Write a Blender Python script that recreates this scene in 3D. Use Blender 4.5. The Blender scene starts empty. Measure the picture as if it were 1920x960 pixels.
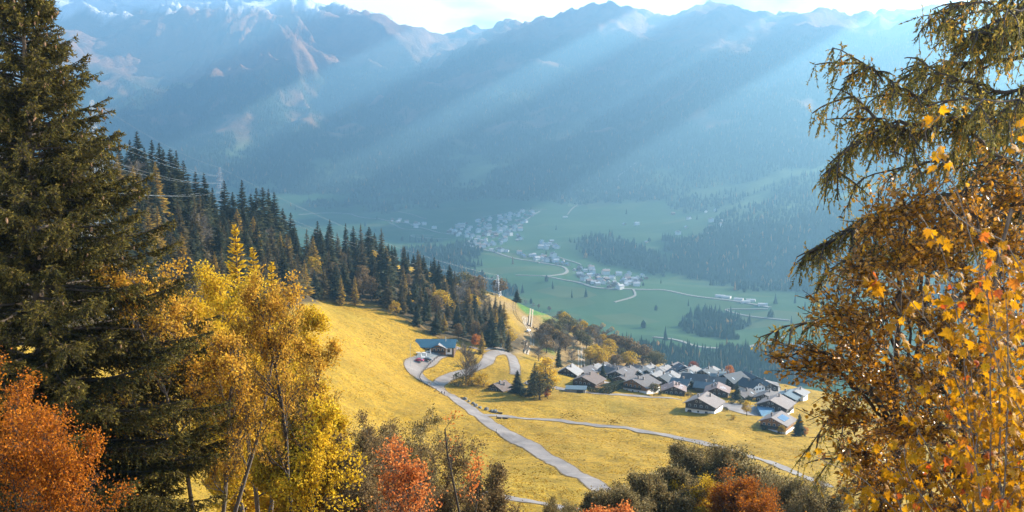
import bpy, math, random
import numpy as np
from math import radians, sin, cos, tan, pi
from mathutils import Vector

# ---------------------------------------------------------------- camera, sky, sun, exposure
SC = bpy.context.scene
COL = SC.collection
F, CX, CY = 2100.0, 960.0, 480.0          # focal length and centre, in pixels of a 1920 wide picture
PITCH = math.atan2(260.0, F)
SUN_AZ, SUN_EL = 62.0, 25.0               # towards the sun: degrees to the right of straight ahead, above the horizon

cam = bpy.data.cameras.new('camera')
cam.sensor_width = 36.0
cam.lens = 36.0 * F / 1920.0
cam.clip_start, cam.clip_end = 0.1, 60000.0
camo = bpy.data.objects.new('camera', cam)
camo.rotation_euler = (radians(90) - PITCH, 0, 0)
COL.objects.link(camo)
SC.camera = camo
cam.dof.use_dof = True
cam.dof.focus_distance = 300.0
cam.dof.aperture_fstop = 9.0

SC.view_settings.view_transform = 'Standard'
SC.view_settings.look = 'None'
SC.view_settings.gamma = 1.0
SC.view_settings.use_curve_mapping = False
SC.view_settings.exposure = 2.25
SC.render.engine = 'CYCLES'
SC.cycles.use_denoising = True
SC.cycles.max_bounces = 6
SC.cycles.diffuse_bounces = 2
SC.cycles.glossy_bounces = 2
SC.cycles.transmission_bounces = 4
SC.cycles.transparent_max_bounces = 16
SC.cycles.volume_bounces = 0
SC.cycles.sample_clamp_indirect = 4.0

W = bpy.data.worlds.new("World")
SC.world = W
W.use_nodes = True
nt = W.node_tree
nt.nodes.clear()
def wn(t, **k):
    n = nt.nodes.new(t)
    for a, b in k.items(): setattr(n, a, b)
    return n
sky = wn('ShaderNodeTexSky', sky_type='NISHITA', sun_disc=False)
sky.sun_elevation = radians(SUN_EL)
sky.sun_rotation = radians(SUN_AZ)
sky.altitude = 1300.0
sky.air_density, sky.dust_density, sky.ozone_density = 1.0, 1.2, 2.5
geo = wn('ShaderNodeTexCoord')
mp = wn('ShaderNodeMapping'); mp.inputs['Scale'].default_value = (1.0, 1.0, 3.2)
no = wn('ShaderNodeTexNoise'); no.inputs['Scale'].default_value = 5.0; no.inputs['Detail'].default_value = 7.0; no.inputs['Roughness'].default_value = 0.55
cr = wn('ShaderNodeValToRGB')
cr.color_ramp.elements[0].position = 0.33; cr.color_ramp.elements[0].color = (0, 0, 0, 1)
cr.color_ramp.elements[1].position = 0.47; cr.color_ramp.elements[1].color = (1, 1, 1, 1)
mx = wn('ShaderNodeMix', data_type='RGBA')
mx.inputs['B'].default_value = (11, 11, 11, 1)
bg = wn('ShaderNodeBackground'); bg.inputs['Strength'].default_value = 0.085
ow = wn('ShaderNodeOutputWorld')
L = nt.links.new
L(geo.outputs['Generated'], mp.inputs['Vector']); L(mp.outputs['Vector'], no.inputs['Vector'])
sx = wn('ShaderNodeSeparateXYZ'); L(geo.outputs['Generated'], sx.inputs[0])
band = wn('ShaderNodeMapRange', interpolation_type='SMOOTHSTEP')      # the cloud bank lies low along the ranges
band.inputs['From Min'].default_value = 0.30; band.inputs['From Max'].default_value = 0.12
L(sx.outputs[2], band.inputs['Value'])
mul = wn('ShaderNodeMath', operation='MULTIPLY')
L(no.outputs['Fac'], cr.inputs['Fac']); L(cr.outputs['Color'], mul.inputs[0]); L(band.outputs['Result'], mul.inputs[1]); L(mul.outputs[0], mx.inputs['Factor'])
L(sky.outputs['Color'], mx.inputs['A']); L(mx.outputs['Result'], bg.inputs['Color'])
L(bg.outputs['Background'], ow.inputs['Surface'])

SUND = Vector((sin(radians(SUN_AZ)) * cos(radians(SUN_EL)), cos(radians(SUN_AZ)) * cos(radians(SUN_EL)), sin(radians(SUN_EL))))
sl = bpy.data.lights.new('sun', 'SUN')
sl.energy = 5.0
sl.angle = radians(0.5)
sl.color = (1.0, 0.87, 0.70)
slo = bpy.data.objects.new('sun', sl)
slo.rotation_euler = SUND.to_track_quat('Z', 'Y').to_euler()
COL.objects.link(slo)
HAZE_DENSITY, HAZE_G, HAZE_COLOR = 1.4e-4, 0.64, (0.31, 0.65, 0.97)

# ---------------------------------------------------------------- helpers
rng = np.random.default_rng(7)

def ray(u, v):
    """direction of a picture point with forward (horizontal) component y = 1"""
    u = np.asarray(u, float); v = np.asarray(v, float)
    a = (u - CX) / F; b = -(v - CY) / F
    y = cos(PITCH) + b * sin(PITCH)
    z = b * cos(PITCH) - sin(PITCH)
    return a / y, z / y

def pt(u, v, d):
    x, z = ray(u, v)
    return np.array([x * d, d, z * d])

def _hash(ix, iy, seed):
    h = (ix.astype(np.int64) * 374761393 + iy.astype(np.int64) * 668265263 + seed * 144665) & 0xffffffff
    h = ((h ^ (h >> 13)) * 1274126177) & 0xffffffff
    h = h ^ (h >> 16)
    return h
def noise2(x, y, seed=0):
    ix = np.floor(x); iy = np.floor(y); fx = x - ix; fy = y - iy
    def g(dx, dy):
        a = _hash(ix + dx, iy + dy, seed) * (2 * pi / 4294967296.0)
        return np.cos(a) * (fx - dx) + np.sin(a) * (fy - dy)
    sx = fx * fx * fx * (fx * (fx * 6 - 15) + 10); sy = fy * fy * fy * (fy * (fy * 6 - 15) + 10)
    a = g(0, 0) * (1 - sx) + g(1, 0) * sx
    b = g(0, 1) * (1 - sx) + g(1, 1) * sx
    return (a * (1 - sy) + b * sy) * 1.5
def fbm(x, y, oct=5, seed=0, gain=0.5):
    s = 0; a = 1.0
    for i in range(oct):
        s = s + a * noise2(x, y, seed + i); x = x * 2.03 + 11.3; y = y * 2.03 - 7.7; a *= gain
    return s
def ridged(x, y, oct=5, seed=0, gain=0.5):
    s = 0; a = 1.0
    for i in range(oct):
        s = s + a * (1 - np.abs(noise2(x, y, seed + i)) * 2); x = x * 2.03 + 5.1; y = y * 2.03 + 3.3; a *= gain
    return s

class TPS:
    def __init__(self, P, lam, scale):
        P = np.array(P, float); self.s = scale
        self.c = P[:, :2] / scale; n = len(P)
        K = self.k(self.c[:, None] - self.c[None]) + lam * np.eye(n)
        Q = np.hstack([np.ones((n, 1)), self.c])
        A = np.zeros((n + 3, n + 3)); A[:n, :n] = K; A[:n, n:] = Q; A[n:, :n] = Q.T
        self.w = np.linalg.solve(A, np.concatenate([P[:, 2], np.zeros(3)]))
    @staticmethod
    def k(d):
        r2 = (d ** 2).sum(-1)
        return 0.5 * r2 * np.log(r2 + 1e-12)
    def __call__(self, x, y):
        sh = x.shape; q = np.stack([x.ravel(), y.ravel()], -1) / self.s
        out = np.empty(len(q))
        for i in range(0, len(q), 40000):
            b = q[i:i + 40000]
            out[i:i + 40000] = self.k(b[:, None] - self.c[None]) @ self.w[:-3] + self.w[-3] + b @ self.w[-2:]
        return out.reshape(sh)

# ---------------------------------------------------------------- terrain
NEAR = [(0, 0, -2.2), (-20, 20, -9), (20, 10, -4), (0, 40, -17.5), (-30, 47, -20), (0, 100, -42), (-60, 100, -36), (60, 100, -48),
        (-100, 60, -20), (100, 60, -34), (0, -30, 8), (-100, 0, -3), (100, 0, -12), (0, 180, -72), (-80, 180, -58), (100, 180, -82),
        (-160, 250, -40), (200, 250, -105), (-300, 300, 5), (300, 350, -135), (-260, 420, -5), (-500, 500, 60), (350, 480, -165), (400, 700, -290)]
NPX = [(1000, 945, 285), (1130, 920, 305), (950, 790, 430), (828, 735, 500), (1500, 885, 365), (1200, 800, 425), (1490, 830, 425),
       (1315, 765, 480), (1450, 805, 452), (1200, 740, 530), (1000, 740, 500), (1080, 735, 520), (1100, 700, 580), (1270, 692, 680),
       (1400, 715, 620), (1480, 740, 560), (1080, 690, 640), (815, 665, 545), (770, 700, 520), (680, 580, 580), (660, 650, 500),
       (700, 700, 450), (740, 590, 592), (700, 780, 400), (800, 850, 350), (880, 900, 310), (960, 850, 365), (660, 900, 290),
       (640, 760, 380), (560, 800, 300), (500, 600, 450), (250, 370, 480), (100, 330, 450), (480, 480, 560), (350, 430, 520),
       (600, 572, 585), (640, 500, 680), (800, 625, 580), (880, 640, 590), (950, 655, 600), (940, 690, 545), (1050, 780, 455),
       (960, 640, 640), (1020, 620, 720), (1100, 650, 690), (1050, 680, 640), (1180, 690, 680), (1300, 850, 385), (1100, 850, 360)]
RIDGE = [(100, 320, 500), (250, 365, 530), (480, 450, 620), (600, 480, 700), (720, 510, 760), (830, 540, 800), (900, 560, 820), (960, 575, 820),
         (1050, 610, 800), (1150, 650, 760), (1230, 682, 735)]
C = [tuple(p) for p in NEAR] + [tuple(pt(*p)) for p in NPX]
for p in RIDGE:
    q = pt(*p); C.append(tuple(q))
    C.append((q[0] * 1.05, q[1] + 90, q[2] - 55)); C.append((q[0] * 1.2, q[1] + 260, q[2] - 190))
C += [(150, 800, -235), (250, 780, -245), (-700, 1300, -350), (-300, 1350, -520), (0, 1350, -620), (300, 1300, -640), (700, 1200, -660), (800, 700, -480), (-900, 800, 60)]
tps_near = TPS(C, 0.004, 200.0)

FARPX = [(1440, 680, 1900), (1250, 640, 2020), (1150, 530, 2900), (930, 430, 4400), (600, 402, 5000), (1400, 565, 2600), (1290, 480, 3450), (1400, 470, 3400),
         (1300, 405, 4400), (1100, 392, 4950), (1500, 450, 3350), (1300, 300, 5600), (1100, 300, 5900), (900, 330, 5900), (700, 385, 5400),
         (1560, 20, 7600), (1720, 18, 7000), (1345, 3, 9300), (1290, 26, 8600), (1150, 4, 9000), (1085, 16, 9100), (1225, 25, 8900), (1000, 33, 9400), (970, 34, 9450), (920, 50, 9500),
         (840, 62, 9800), (770, 42, 10200), (700, 16, 10400), (620, -6, 10500), (560, -14, 10500), (480, -14, 10500), (400, -8, 10600),
         (330, 10, 10700), (260, 22, 10900), (200, 28, 11000), (140, 46, 11000), (60, 60, 11000),
         (540, 80, 9400), (600, 130, 8900), (470, 120, 8700), (400, 160, 8300), (500, 190, 7600), (300, 130, 9400), (250, 200, 8200), (430, 235, 6900), (350, 215, 7600),
         (380, 300, 6000), (250, 300, 6300), (550, 300, 6200), (620, 250, 6700), (800, 200, 7500), (1000, 180, 7400), (1200, 150, 7300), (1450, 150, 6500),
         (1600, 300, 4700), (1700, 500, 2800), (1800, 620, 2000), (500, 380, 5350), (300, 360, 5500)]
FC = [tuple(pt(*p)) for p in FARPX]
FC += [(0, 1300, -450), (600, 1300, -440), (-500, 2200, -445), (-1500, 3000, -350), (-1200, 4300, -430), (1500, 1500, -430), (-3500, 5000, 200), (3500, 3000, 300), (4500, 6000, 900),
       (0, 12600, 500), (2500, 12600, 500), (5500, 10500, 700), (-2500, 12700, 620), (-5200, 9500, 900), (-5500, 12600, 900), (400, 2300, -436), (800, 3300, -430), (0, 3600, -440)]
for u, v in ((60, 40), (110, 22), (150, 2), (190, -6), (240, 2), (285, 14)):     # the snow peak behind
    FC.append(tuple(pt(u, v, 12300)))
tps_far = TPS(FC, 0.0006, 1000.0)

def smooth_(q): q = np.clip(q, 0, 1); return q * q * (3 - 2 * q)
def far_h(x, y):
    z = tps_far(x, y)
    up = np.clip((z + 400) / 500.0, 0, 1)
    det = ridged(x / 1500 + 3.1, y / 1500, 6, 5, 0.52) - 1.46
    z = z + up * (det * (95 + 0.05 * np.clip(z, 0, 1500)) + 6 * fbm(x / 90, y / 90, 3, 9))
    px_, py_ = -2300.0, 10500.0                       # spurs running down from the left hand summit
    th = np.arctan2(y - py_, x - px_); rd = np.hypot(x - px_, y - py_)
    sp = 1 - 2.2 * np.abs(noise2(th * 3.4 + 0.5 * noise2(x / 900, y / 900, 12), rd / 5200, 33)) + .45 * (1 - 2.2 * np.abs(noise2(th * 9.5 + .4 * noise2(x / 500, y / 500, 13), rd / 3000, 34)))
    z = z + up * sp * 150 * smooth_(rd / 700) * (1 - smooth_((rd - 2600) / 2400))
    xr = x * .86 - y * .5; yr = x * .5 + y * .86      # gullies down the long slope opposite
    gl = 1 - 2 * np.abs(noise2(xr / 420 + .5 * noise2(x / 700, y / 700, 15), yr / 2800, 35)) + .5 * (1 - 2 * np.abs(noise2(xr / 170, yr / 1200, 36)))
    z = z + up * gl * 38 * smooth_((x + 1500) / 1200)
    fl = (1 - up)
    return z + fl * (8 * fbm(x / 420, y / 420, 3, 21))
def near_h(x, y):
    r = np.hypot(x, y)
    z = tps_near(x, y)
    k = np.clip((r - 150) / 150, 0, 1)
    return z + k * (1.9 * fbm(x / 55, y / 55, 3, 2) + 0.4 * fbm(x / 9, y / 9, 3, 4))
def smax(a, b, k=14.0):
    h = np.clip(0.5 + 0.5 * (a - b) / k, 0, 1)
    return b * (1 - h) + a * h + k * h * (1 - h)

NAZ = 560
AZ = np.radians(np.linspace(-39, 39, NAZ))
R1 = np.exp(np.arange(math.log(1.2), math.log(200), 0.022))
R2 = np.exp(np.arange(math.log(200), math.log(1380), 0.0034))
R3 = np.exp(np.arange(math.log(1380), math.log(15000), 0.0042))
RR = np.concatenate([R1, R2, R3])
n12 = len(R1) + len(R2)
GX = RR[:, None] * np.sin(AZ)[None]; GY = RR[:, None] * np.cos(AZ)[None]
GZ = np.empty_like(GX)
ys = GY
GZ[:n12] = near_h(GX[:n12], GY[:n12])
msk = RR > 900
fz = far_h(GX[msk], GY[msk])
GZ[n12:] = fz[-len(R3):]
i0 = np.argmax(msk)
w = np.clip((RR[i0:n12] - 900) / 100, 0, 1)[:, None]
a = GZ[i0:n12]; b = fz[:n12 - i0]
GZ[i0:n12] = a * (1 - w) + smax(a, b) * w
back = np.clip((RR - 13200) / 1500, 0, 1)[:, None]
GZ = GZ * (1 - back) + 300 * back
# raise or lower each bearing's far slopes so that the ridge line has the height it has in the valley
RL = np.array([(-300, 70), (60, 60), (130, 46), (200, 22), (260, 18), (330, 4), (360, 6), (385, 0), (440, -12), (480, -15), (560, -13), (600, -4), (640, 9), (700, 24), (760, 46), (800, 57), (840, 63), (900, 56), (940, 46), (968, 33), (1000, 34), (1016, 41), (1060, 18),
               (1090, 9), (1115, 11), (1157, 2), (1190, 13), (1222, 27), (1262, 25), (1300, 14), (1345, 0), (1380, 9), (1410, 24), (1470, 22), (1560, 18), (1610, 24), (1640, 22), (1720, 14), (1850, 0), (2300, -20)], float)
rx, rz_ = ray(RL[:, 0], RL[:, 1])
t_az = np.arctan(rx); t_el = rz_ / np.hypot(rx, 1)
kf = (RR > 5500) & (RR < 11600)
cur = (GZ[kf] / RR[kf][:, None]).max(0)
need = np.interp(AZ, t_az, t_el) - cur
def gsm(q, s=9.0):
    k = np.exp(-.5 * (np.arange(-27, 28) / s) ** 2); return np.convolve(np.pad(q, 27, mode='edge'), k / k.sum(), 'valid')
cl = gsm(need)
GZ[n12:] += cl[None] * RR[n12:, None] * np.clip((GZ[n12:] + 330) / 900, 0, 1) ** 1.0 * (RR[n12:, None] < 11600)
for _ in range(3):
    need = np.interp(AZ, t_az, t_el) - (GZ[kf] / RR[kf][:, None]).max(0)
    GZ[n12:] += gsm(need, 6.0)[None] * RR[n12:, None] * np.clip((GZ[n12:] + 330) / 900, 0, 1) * (RR[n12:, None] < 11600)
ELEV = GZ / RR[:, None]
RUNMAX = np.maximum.accumulate(ELEV, 0)

def _azidx(az):
    f = np.clip((az - AZ[0]) / (AZ[1] - AZ[0]), 0, NAZ - 1.001); i = f.astype(int); return i, f - i
def ground(x, y):
    """terrain height at world points, read from the terrain grid"""
    x = np.atleast_1d(np.asarray(x, float)); y = np.atleast_1d(np.asarray(y, float))
    r = np.clip(np.hypot(x, y), RR[0], RR[-1]); i, fi = _azidx(np.arctan2(x, y))
    j = np.clip(np.searchsorted(RR, r) - 1, 0, len(RR) - 2)
    fj = (r - RR[j]) / (RR[j + 1] - RR[j])
    return (GZ[j, i] * (1 - fi) + GZ[j, i + 1] * fi) * (1 - fj) + (GZ[j + 1, i] * (1 - fi) + GZ[j + 1, i + 1] * fi) * fj
def hit(u, v, rmin=200.0):
    """the terrain points seen at these picture points (nan where the sky is seen)"""
    u = np.atleast_1d(np.asarray(u, float)); v = np.atleast_1d(np.asarray(v, float))
    x, z = ray(u, v); n = np.hypot(x, 1.0); sl = z / n; az = np.arctan2(x, 1.0)
    i, fi = _azidx(az); j0 = np.searchsorted(RR, rmin)
    out = np.full((len(u), 3), np.nan)
    for k in range(0, len(u), 8000):
        s = slice(k, k + 8000)
        e = ELEV[j0:, i[s]] * (1 - fi[s]) + ELEV[j0:, i[s] + 1] * fi[s]
        ab = e >= sl[s][None]
        j = np.argmax(ab, 0); ok = ab[j, np.arange(len(j))]
        j = np.maximum(j, 1); c = np.arange(len(j))
        e0 = e[j - 1, c]; e1 = e[j, c]
        t = np.clip((sl[s] - e0) / np.where(np.abs(e1 - e0) < 1e-9, 1e-9, e1 - e0), 0, 1)
        r = RR[j0 + j - 1] * (1 - t) + RR[j0 + j] * t
        o = np.stack([r * np.sin(az[s]), r * np.cos(az[s]), r * sl[s]], -1)
        o[~ok] = np.nan
        out[s] = o
    return out
def proj(x, y, z):
    yc = y * cos(PITCH) - z * sin(PITCH); zc = y * sin(PITCH) + z * cos(PITCH)
    return CX + F * x / yc, CY - F * zc / yc
def seen(x, y, z):
    """is the point above every nearer piece of terrain?"""
    r = np.hypot(x, y); i, fi = _azidx(np.arctan2(x, y)); j = np.clip(np.searchsorted(RR, r) - 2, 0, len(RR) - 1)
    return z / r > np.minimum(RUNMAX[j, i], RUNMAX[j, i + 1])
def inpoly(u, v, P):
    u = np.asarray(u, float); v = np.asarray(v, float); c = np.zeros(u.shape, bool); n = len(P)
    for a in range(n):
        x0, y0 = P[a]; x1, y1 = P[(a + 1) % n]
        t = ((y0 > v) != (y1 > v)) & (u < (x1 - x0) * (v - y0) / ((y1 - y0) if y1 != y0 else 1e-9) + x0)
        c ^= t
    return c
# ---------------------------------------------------------------- mesh and tag helpers
class MB:
    """collects vertices and faces (n-gons of several sizes), with a material slot and a tint per face"""
    def __init__(self): self.v = []; self.f = []; self.n = 0
    def add(self, verts, faces, mat=0, tint=0.5):
        verts = np.asarray(verts, float).reshape(-1, 3); faces = np.asarray(faces, int)
        if not len(faces): return
        t = np.broadcast_to(np.asarray(tint, float), (len(faces),))
        self.v.append(verts); self.f.append((faces + self.n, mat, t)); self.n += len(verts)
    def solid(self, verts, groups, mat=0, tint=0.5):
        n0 = self.n; self.add(verts, groups[0], mat, tint)
        for g in groups[1:]: self.f.append((np.asarray(g, int) + n0, mat, np.full(len(g), tint)))
    def box(self, c, s, rz=0.0, mat=0, tint=0.5):
        x, y, z = np.array(s) / 2.0
        v = np.array([(-x, -y, -z), (x, -y, -z), (x, y, -z), (-x, y, -z), (-x, -y, z), (x, -y, z), (x, y, z), (-x, y, z)])
        if rz:
            k, q = cos(rz), sin(rz); v = np.stack([v[:, 0] * k - v[:, 1] * q, v[:, 0] * q + v[:, 1] * k, v[:, 2]], -1)
        self.add(v + np.array(c), [(3, 2, 1, 0), (4, 5, 6, 7), (0, 1, 5, 4), (1, 2, 6, 5), (2, 3, 7, 6), (3, 0, 4, 7)], mat, tint)
    def segs(self, p0, p1, r0, r1, sides=4, mat=0, tint=0.5):
        """tapered prisms between many pairs of points at once"""
        p0 = np.asarray(p0, float).reshape(-1, 3); p1 = np.asarray(p1, float).reshape(-1, 3); n = len(p0)
        if not n: return
        r0 = np.broadcast_to(np.asarray(r0, float), (n,)); r1 = np.broadcast_to(np.asarray(r1, float), (n,))
        d = p1 - p0; d = d / (np.linalg.norm(d, axis=1, keepdims=True) + 1e-9)
        h = np.where(np.abs(d[:, 2:3]) < 0.9, np.array([[0, 0, 1.0]]), np.array([[1.0, 0, 0]]))
        a = np.cross(d, h); a /= np.linalg.norm(a, axis=1, keepdims=True) + 1e-9; b = np.cross(d, a)
        th = np.arange(sides) * 2 * pi / sides
        ring = a[:, None] * np.cos(th)[None, :, None] + b[:, None] * np.sin(th)[None, :, None]
        v = np.concatenate([p0[:, None] + ring * r0[:, None, None], p1[:, None] + ring * r1[:, None, None]], 1)
        k = np.arange(sides); kn = (k + 1) % sides
        f = np.stack([k, kn, kn + sides, k + sides], -1)[None] + (np.arange(n) * 2 * sides)[:, None, None]
        t = np.repeat(np.broadcast_to(np.asarray(tint, float), (n,)), sides)
        self.add(v.reshape(-1, 3), f.reshape(-1, 4), mat, t)
    def cards(self, shape, faces, pos, ex, ey, ez, mat=0, tint=0.5):
        """copies of a small shape (k,3) placed at pos with axes ex, ey, ez (already scaled)"""
        shape = np.asarray(shape, float); n = len(pos); k = len(shape)
        if not n: return
        v = pos[:, None] + shape[None, :, 0:1] * ex[:, None] + shape[None, :, 1:2] * ey[:, None] + shape[None, :, 2:3] * ez[:, None]
        for fs in faces:
            pass
        f = np.asarray(faces, int)[None] + (np.arange(n) * k)[:, None, None]
        t = np.repeat(np.broadcast_to(np.asarray(tint, float), (n,)), len(faces))
        self.add(v.reshape(-1, 3), f.reshape(-1, f.shape[-1]), mat, t)
    def mesh(self, name, mats, smooth=False):
        V = np.concatenate(self.v) if self.v else np.zeros((0, 3))
        m = bpy.data.meshes.new(name)
        m.vertices.add(len(V)); m.vertices.foreach_set('co', V.astype(np.float32).ravel())
        ls = [f.shape[1] for f, _, _ in self.f for _ in range(1)]
        lv = np.concatenate([f.ravel() for f, _, _ in self.f]); m.loops.add(len(lv)); m.loops.foreach_set('vertex_index', lv.astype(np.int32))
        tot = np.concatenate([np.full(len(f), f.shape[1]) for f, _, _ in self.f]); st = np.concatenate([[0], np.cumsum(tot)[:-1]])
        m.polygons.add(len(tot)); m.polygons.foreach_set('loop_start', st.astype(np.int32))
        m.polygons.foreach_set('loop_total', tot.astype(np.int32))
        m.polygons.foreach_set('material_index', np.concatenate([np.full(len(f), mi) for f, mi, _ in self.f]).astype(np.int32))
        m.polygons.foreach_set('use_smooth', np.full(len(tot), smooth))
        at = m.attributes.new('tint', 'FLOAT', 'FACE'); at.data.foreach_set('value', np.concatenate([t for _, _, t in self.f]).astype(np.float32))
        for q in (mats if isinstance(mats, (list, tuple)) else [mats]): m.materials.append(q)
        m.update(calc_edges=True); m.validate()
        return m
    def obj(self, name, mats, parent=None, smooth=False):
        return link(bpy.data.objects.new(name, self.mesh(name, mats, smooth)), parent)

def link(o, parent=None):
    COL.objects.link(o)
    if parent is not None: o.parent = parent
    return o
def tag(o, label=None, cat=None, group=None, kind=None):
    if label: o['label'] = label
    if cat: o['category'] = cat
    if group: o['group'] = group
    if kind: o['kind'] = kind
    return o
def thing(name, label, cat, loc=(0, 0, 0), rz=0.0, group=None):
    o = bpy.data.objects.new(name, None); o.empty_display_size = 0.5
    o.location = [float(c) for c in loc]; o.rotation_euler = (0, 0, rz)
    return tag(link(o), label, cat, group)
KIDS = {}
def dup(root, loc, rz=0.0, sc=1.0, label=None, group=None, cat=None):
    if root.name not in KIDS:
        KIDS[root.name] = [(c, list(c.children)) for c in root.children]
    r = root.copy(); COL.objects.link(r); r.location = [float(c) for c in loc]; r.rotation_euler = (0, 0, rz)
    r.scale = (sc, sc, sc) if np.isscalar(sc) else sc
    tag(r, label, cat, group)
    for ch, g in KIDS[root.name]:
        c = ch.copy(); COL.objects.link(c); c.parent = r
        for gg in g:
            d = gg.copy(); COL.objects.link(d); d.parent = c
    return r

# ---------------------------------------------------------------- materials
def mat(name, build):
    m = bpy.data.materials.new(name); m.use_nodes = True; t = m.node_tree; t.nodes.clear()
    class N: pass
    h = N(); h.t = t
    def n(ty, **k):
        x = t.nodes.new(ty)
        for a, b in k.items():
            if a.startswith('i_'):
                x.inputs[a[2:].replace('_', ' ')].default_value = b
            else: setattr(x, a, b)
        return x
    h.n = n; h.l = t.links.new
    out = n('ShaderNodeOutputMaterial')
    s = build(h); h.l(s, out.inputs['Surface'])
    return m
def ramp(h, fac, stops, interp='LINEAR'):
    r = h.n('ShaderNodeValToRGB'); e = r.color_ramp.elements; r.color_ramp.interpolation = interp
    while len(e) > 1: e.remove(e[-1])
    for i, (p, c) in enumerate(stops):
        x = e[0] if i == 0 else e.new(p)
        x.position = p; x.color = (*c, 1) if len(c) == 3 else c
    h.l(fac, r.inputs['Fac']); return r.outputs['Color']
def noisef(h, scale, detail=4.0, rough=0.55, vec=None, dist=0.0):
    n = h.n('ShaderNodeTexNoise'); n.inputs['Scale'].default_value = scale; n.inputs['Detail'].default_value = detail; n.inputs['Roughness'].default_value = rough
    n.inputs['Distortion'].default_value = dist
    if vec is None:
        vec = h.n('ShaderNodeTexCoord').outputs['Object']
    h.l(vec, n.inputs['Vector']); return n.outputs['Fac']
def mixc(h, fac, a, b, mode='MIX'):
    m = h.n('ShaderNodeMix', data_type='RGBA', blend_type=mode)
    for s, k in ((fac, 'Factor'), (a, 'A'), (b, 'B')):
        if hasattr(s, 'links'): h.l(s, m.inputs[k])
        else: m.inputs[k].default_value = s if k == 'Factor' else ((*s, 1) if len(s) == 3 else s)
    return m.outputs['Result']
def prin(h, col, rough=0.7, spec=0.3, metal=0.0, normal=None):
    p = h.n('ShaderNodeBsdfPrincipled')
    if hasattr(col, 'links'): h.l(col, p.inputs['Base Color'])
    else: p.inputs['Base Color'].default_value = (*col, 1)
    p.inputs['Roughness'].default_value = rough; p.inputs['Specular IOR Level'].default_value = spec; p.inputs['Metallic'].default_value = metal
    if normal is not None: h.l(normal, p.inputs['Normal'])
    return p.outputs['BSDF']
def bump(h, fac, strength=0.3, dist=0.1):
    b = h.n('ShaderNodeBump'); b.inputs['Strength'].default_value = strength; b.inputs['Distance'].default_value = dist
    h.l(fac, b.inputs['Height']); return b.outputs['Normal']
def attr(h, name, out='Fac'):
    a = h.n('ShaderNodeAttribute', attribute_name=name); return a.outputs[out]

def leafy(name, stops, trans=0.4, rough=0.7, spec=0.1):
    def b(h):
        c = ramp(h, attr(h, 'tint'), stops)
        p = prin(h, c, rough, spec)
        tr = h.n('ShaderNodeBsdfTranslucent'); h.l(c, tr.inputs['Color'])
        m = h.n('ShaderNodeMixShader'); m.inputs['Fac'].default_value = trans
        h.l(p, m.inputs[1]); h.l(tr.outputs[0], m.inputs[2]); return m.outputs[0]
    return mat(name, b)
def plain(name, col, rough=0.7, spec=0.3, metal=0.0, nscale=None, namt=0.25, bumps=0.0):
    def b(h):
        if nscale is None: return prin(h, col, rough, spec, metal)
        f = noisef(h, nscale, 5.0)
        c = ramp(h, f, [(0.25, tuple(x * (1 - namt) for x in col)), (0.75, tuple(min(1, x * (1 + namt)) for x in col))])
        return prin(h, c, rough, spec, metal, bump(h, f, bumps, 0.05) if bumps else None)
    return mat(name, b)
# ---------------------------------------------------------------- ground sheets
U, V = proj(GX, GY, GZ)
def smooth01(x): x = np.clip(x, 0, 1); return x * x * (3 - 2 * x)

def sheet(name, j0, j1, sel, mats, attrs, label=None):
    """a piece of the terrain grid between two rows; sel picks its quads, attrs are per-vertex colour fields"""
    nj = j1 - j0
    V3 = np.stack([GX[j0:j1], GY[j0:j1], GZ[j0:j1]], -1).reshape(-1, 3)
    a = (np.arange(nj - 1)[:, None] * NAZ + np.arange(NAZ - 1)[None])
    q = np.stack([a, a + 1, a + 1 + NAZ, a + NAZ], -1)
    q = q[sel[j0:j1 - 1, :NAZ - 1]].reshape(-1, 4)
    used = np.zeros(len(V3), bool); used[q.ravel()] = True
    re = np.cumsum(used) - 1
    m = MB(); m.add(V3[used], re[q])
    o = m.obj(name, mats, smooth=True)
    for k, arr in attrs.items():
        at = o.data.attributes.new(k, 'FLOAT', 'POINT')
        at.data.foreach_set('value', arr[j0:j1].reshape(-1)[used].astype(np.float32))
    return tag(o, label, kind='structure')

# zones of the near hillside, as fields on the grid
nn = fbm(GX / 30, GY / 30, 4, 31)
GREEN = [(965, 566), (1000, 572), (1045, 588), (1020, 592), (985, 590), (972, 580)]
GREEN2 = [(1005, 590), (1060, 592), (1100, 620), (1060, 630), (1020, 612)]
GREEN3 = [(1000, 632), (1040, 655), (1050, 672), (1010, 655)]
ROUGH = [(905, 545), (960, 565), (1050, 590), (1260, 690), (1210, 690), (1040, 692), (1010, 662), (960, 670), (930, 650), (985, 620), (960, 580), (930, 600)]
PATCH = [(1040, 745), (1085, 755), (1110, 775), (1075, 795), (1040, 785)]
def soft(P, uu, vv, blur=5.0):
    s = np.zeros(uu.shape)
    for du, dv in ((0, 0), (1, 0), (-1, 0), (0, 1), (0, -1), (.7, .7), (-.7, .7), (.7, -.7), (-.7, -.7)):
        s += inpoly(uu + du * blur, vv + dv * blur * 0.6, P)
    return s / 9.0
def near_only(P, blur): 
    r = np.zeros(GX.shape); k = slice(np.searchsorted(RR, 240), n12)
    uu = U[k] + 6 * nn[k]; vv = V[k] + 3 * nn[k]
    r[k] = soft(P, uu, vv, blur); return r
z_green = np.maximum.reduce([near_only(GREEN, 4), near_only(GREEN2, 6) * 0.8, near_only(GREEN3, 5) * 0.8])
z_rough = np.maximum(near_only(ROUGH, 10) * (1 - z_green), 0)
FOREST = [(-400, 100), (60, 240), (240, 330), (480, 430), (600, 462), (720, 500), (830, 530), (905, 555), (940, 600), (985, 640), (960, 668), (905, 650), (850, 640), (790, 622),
          (735, 585), (700, 572), (600, 565), (480, 600), (100, 640), (-400, 700)]
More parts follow.
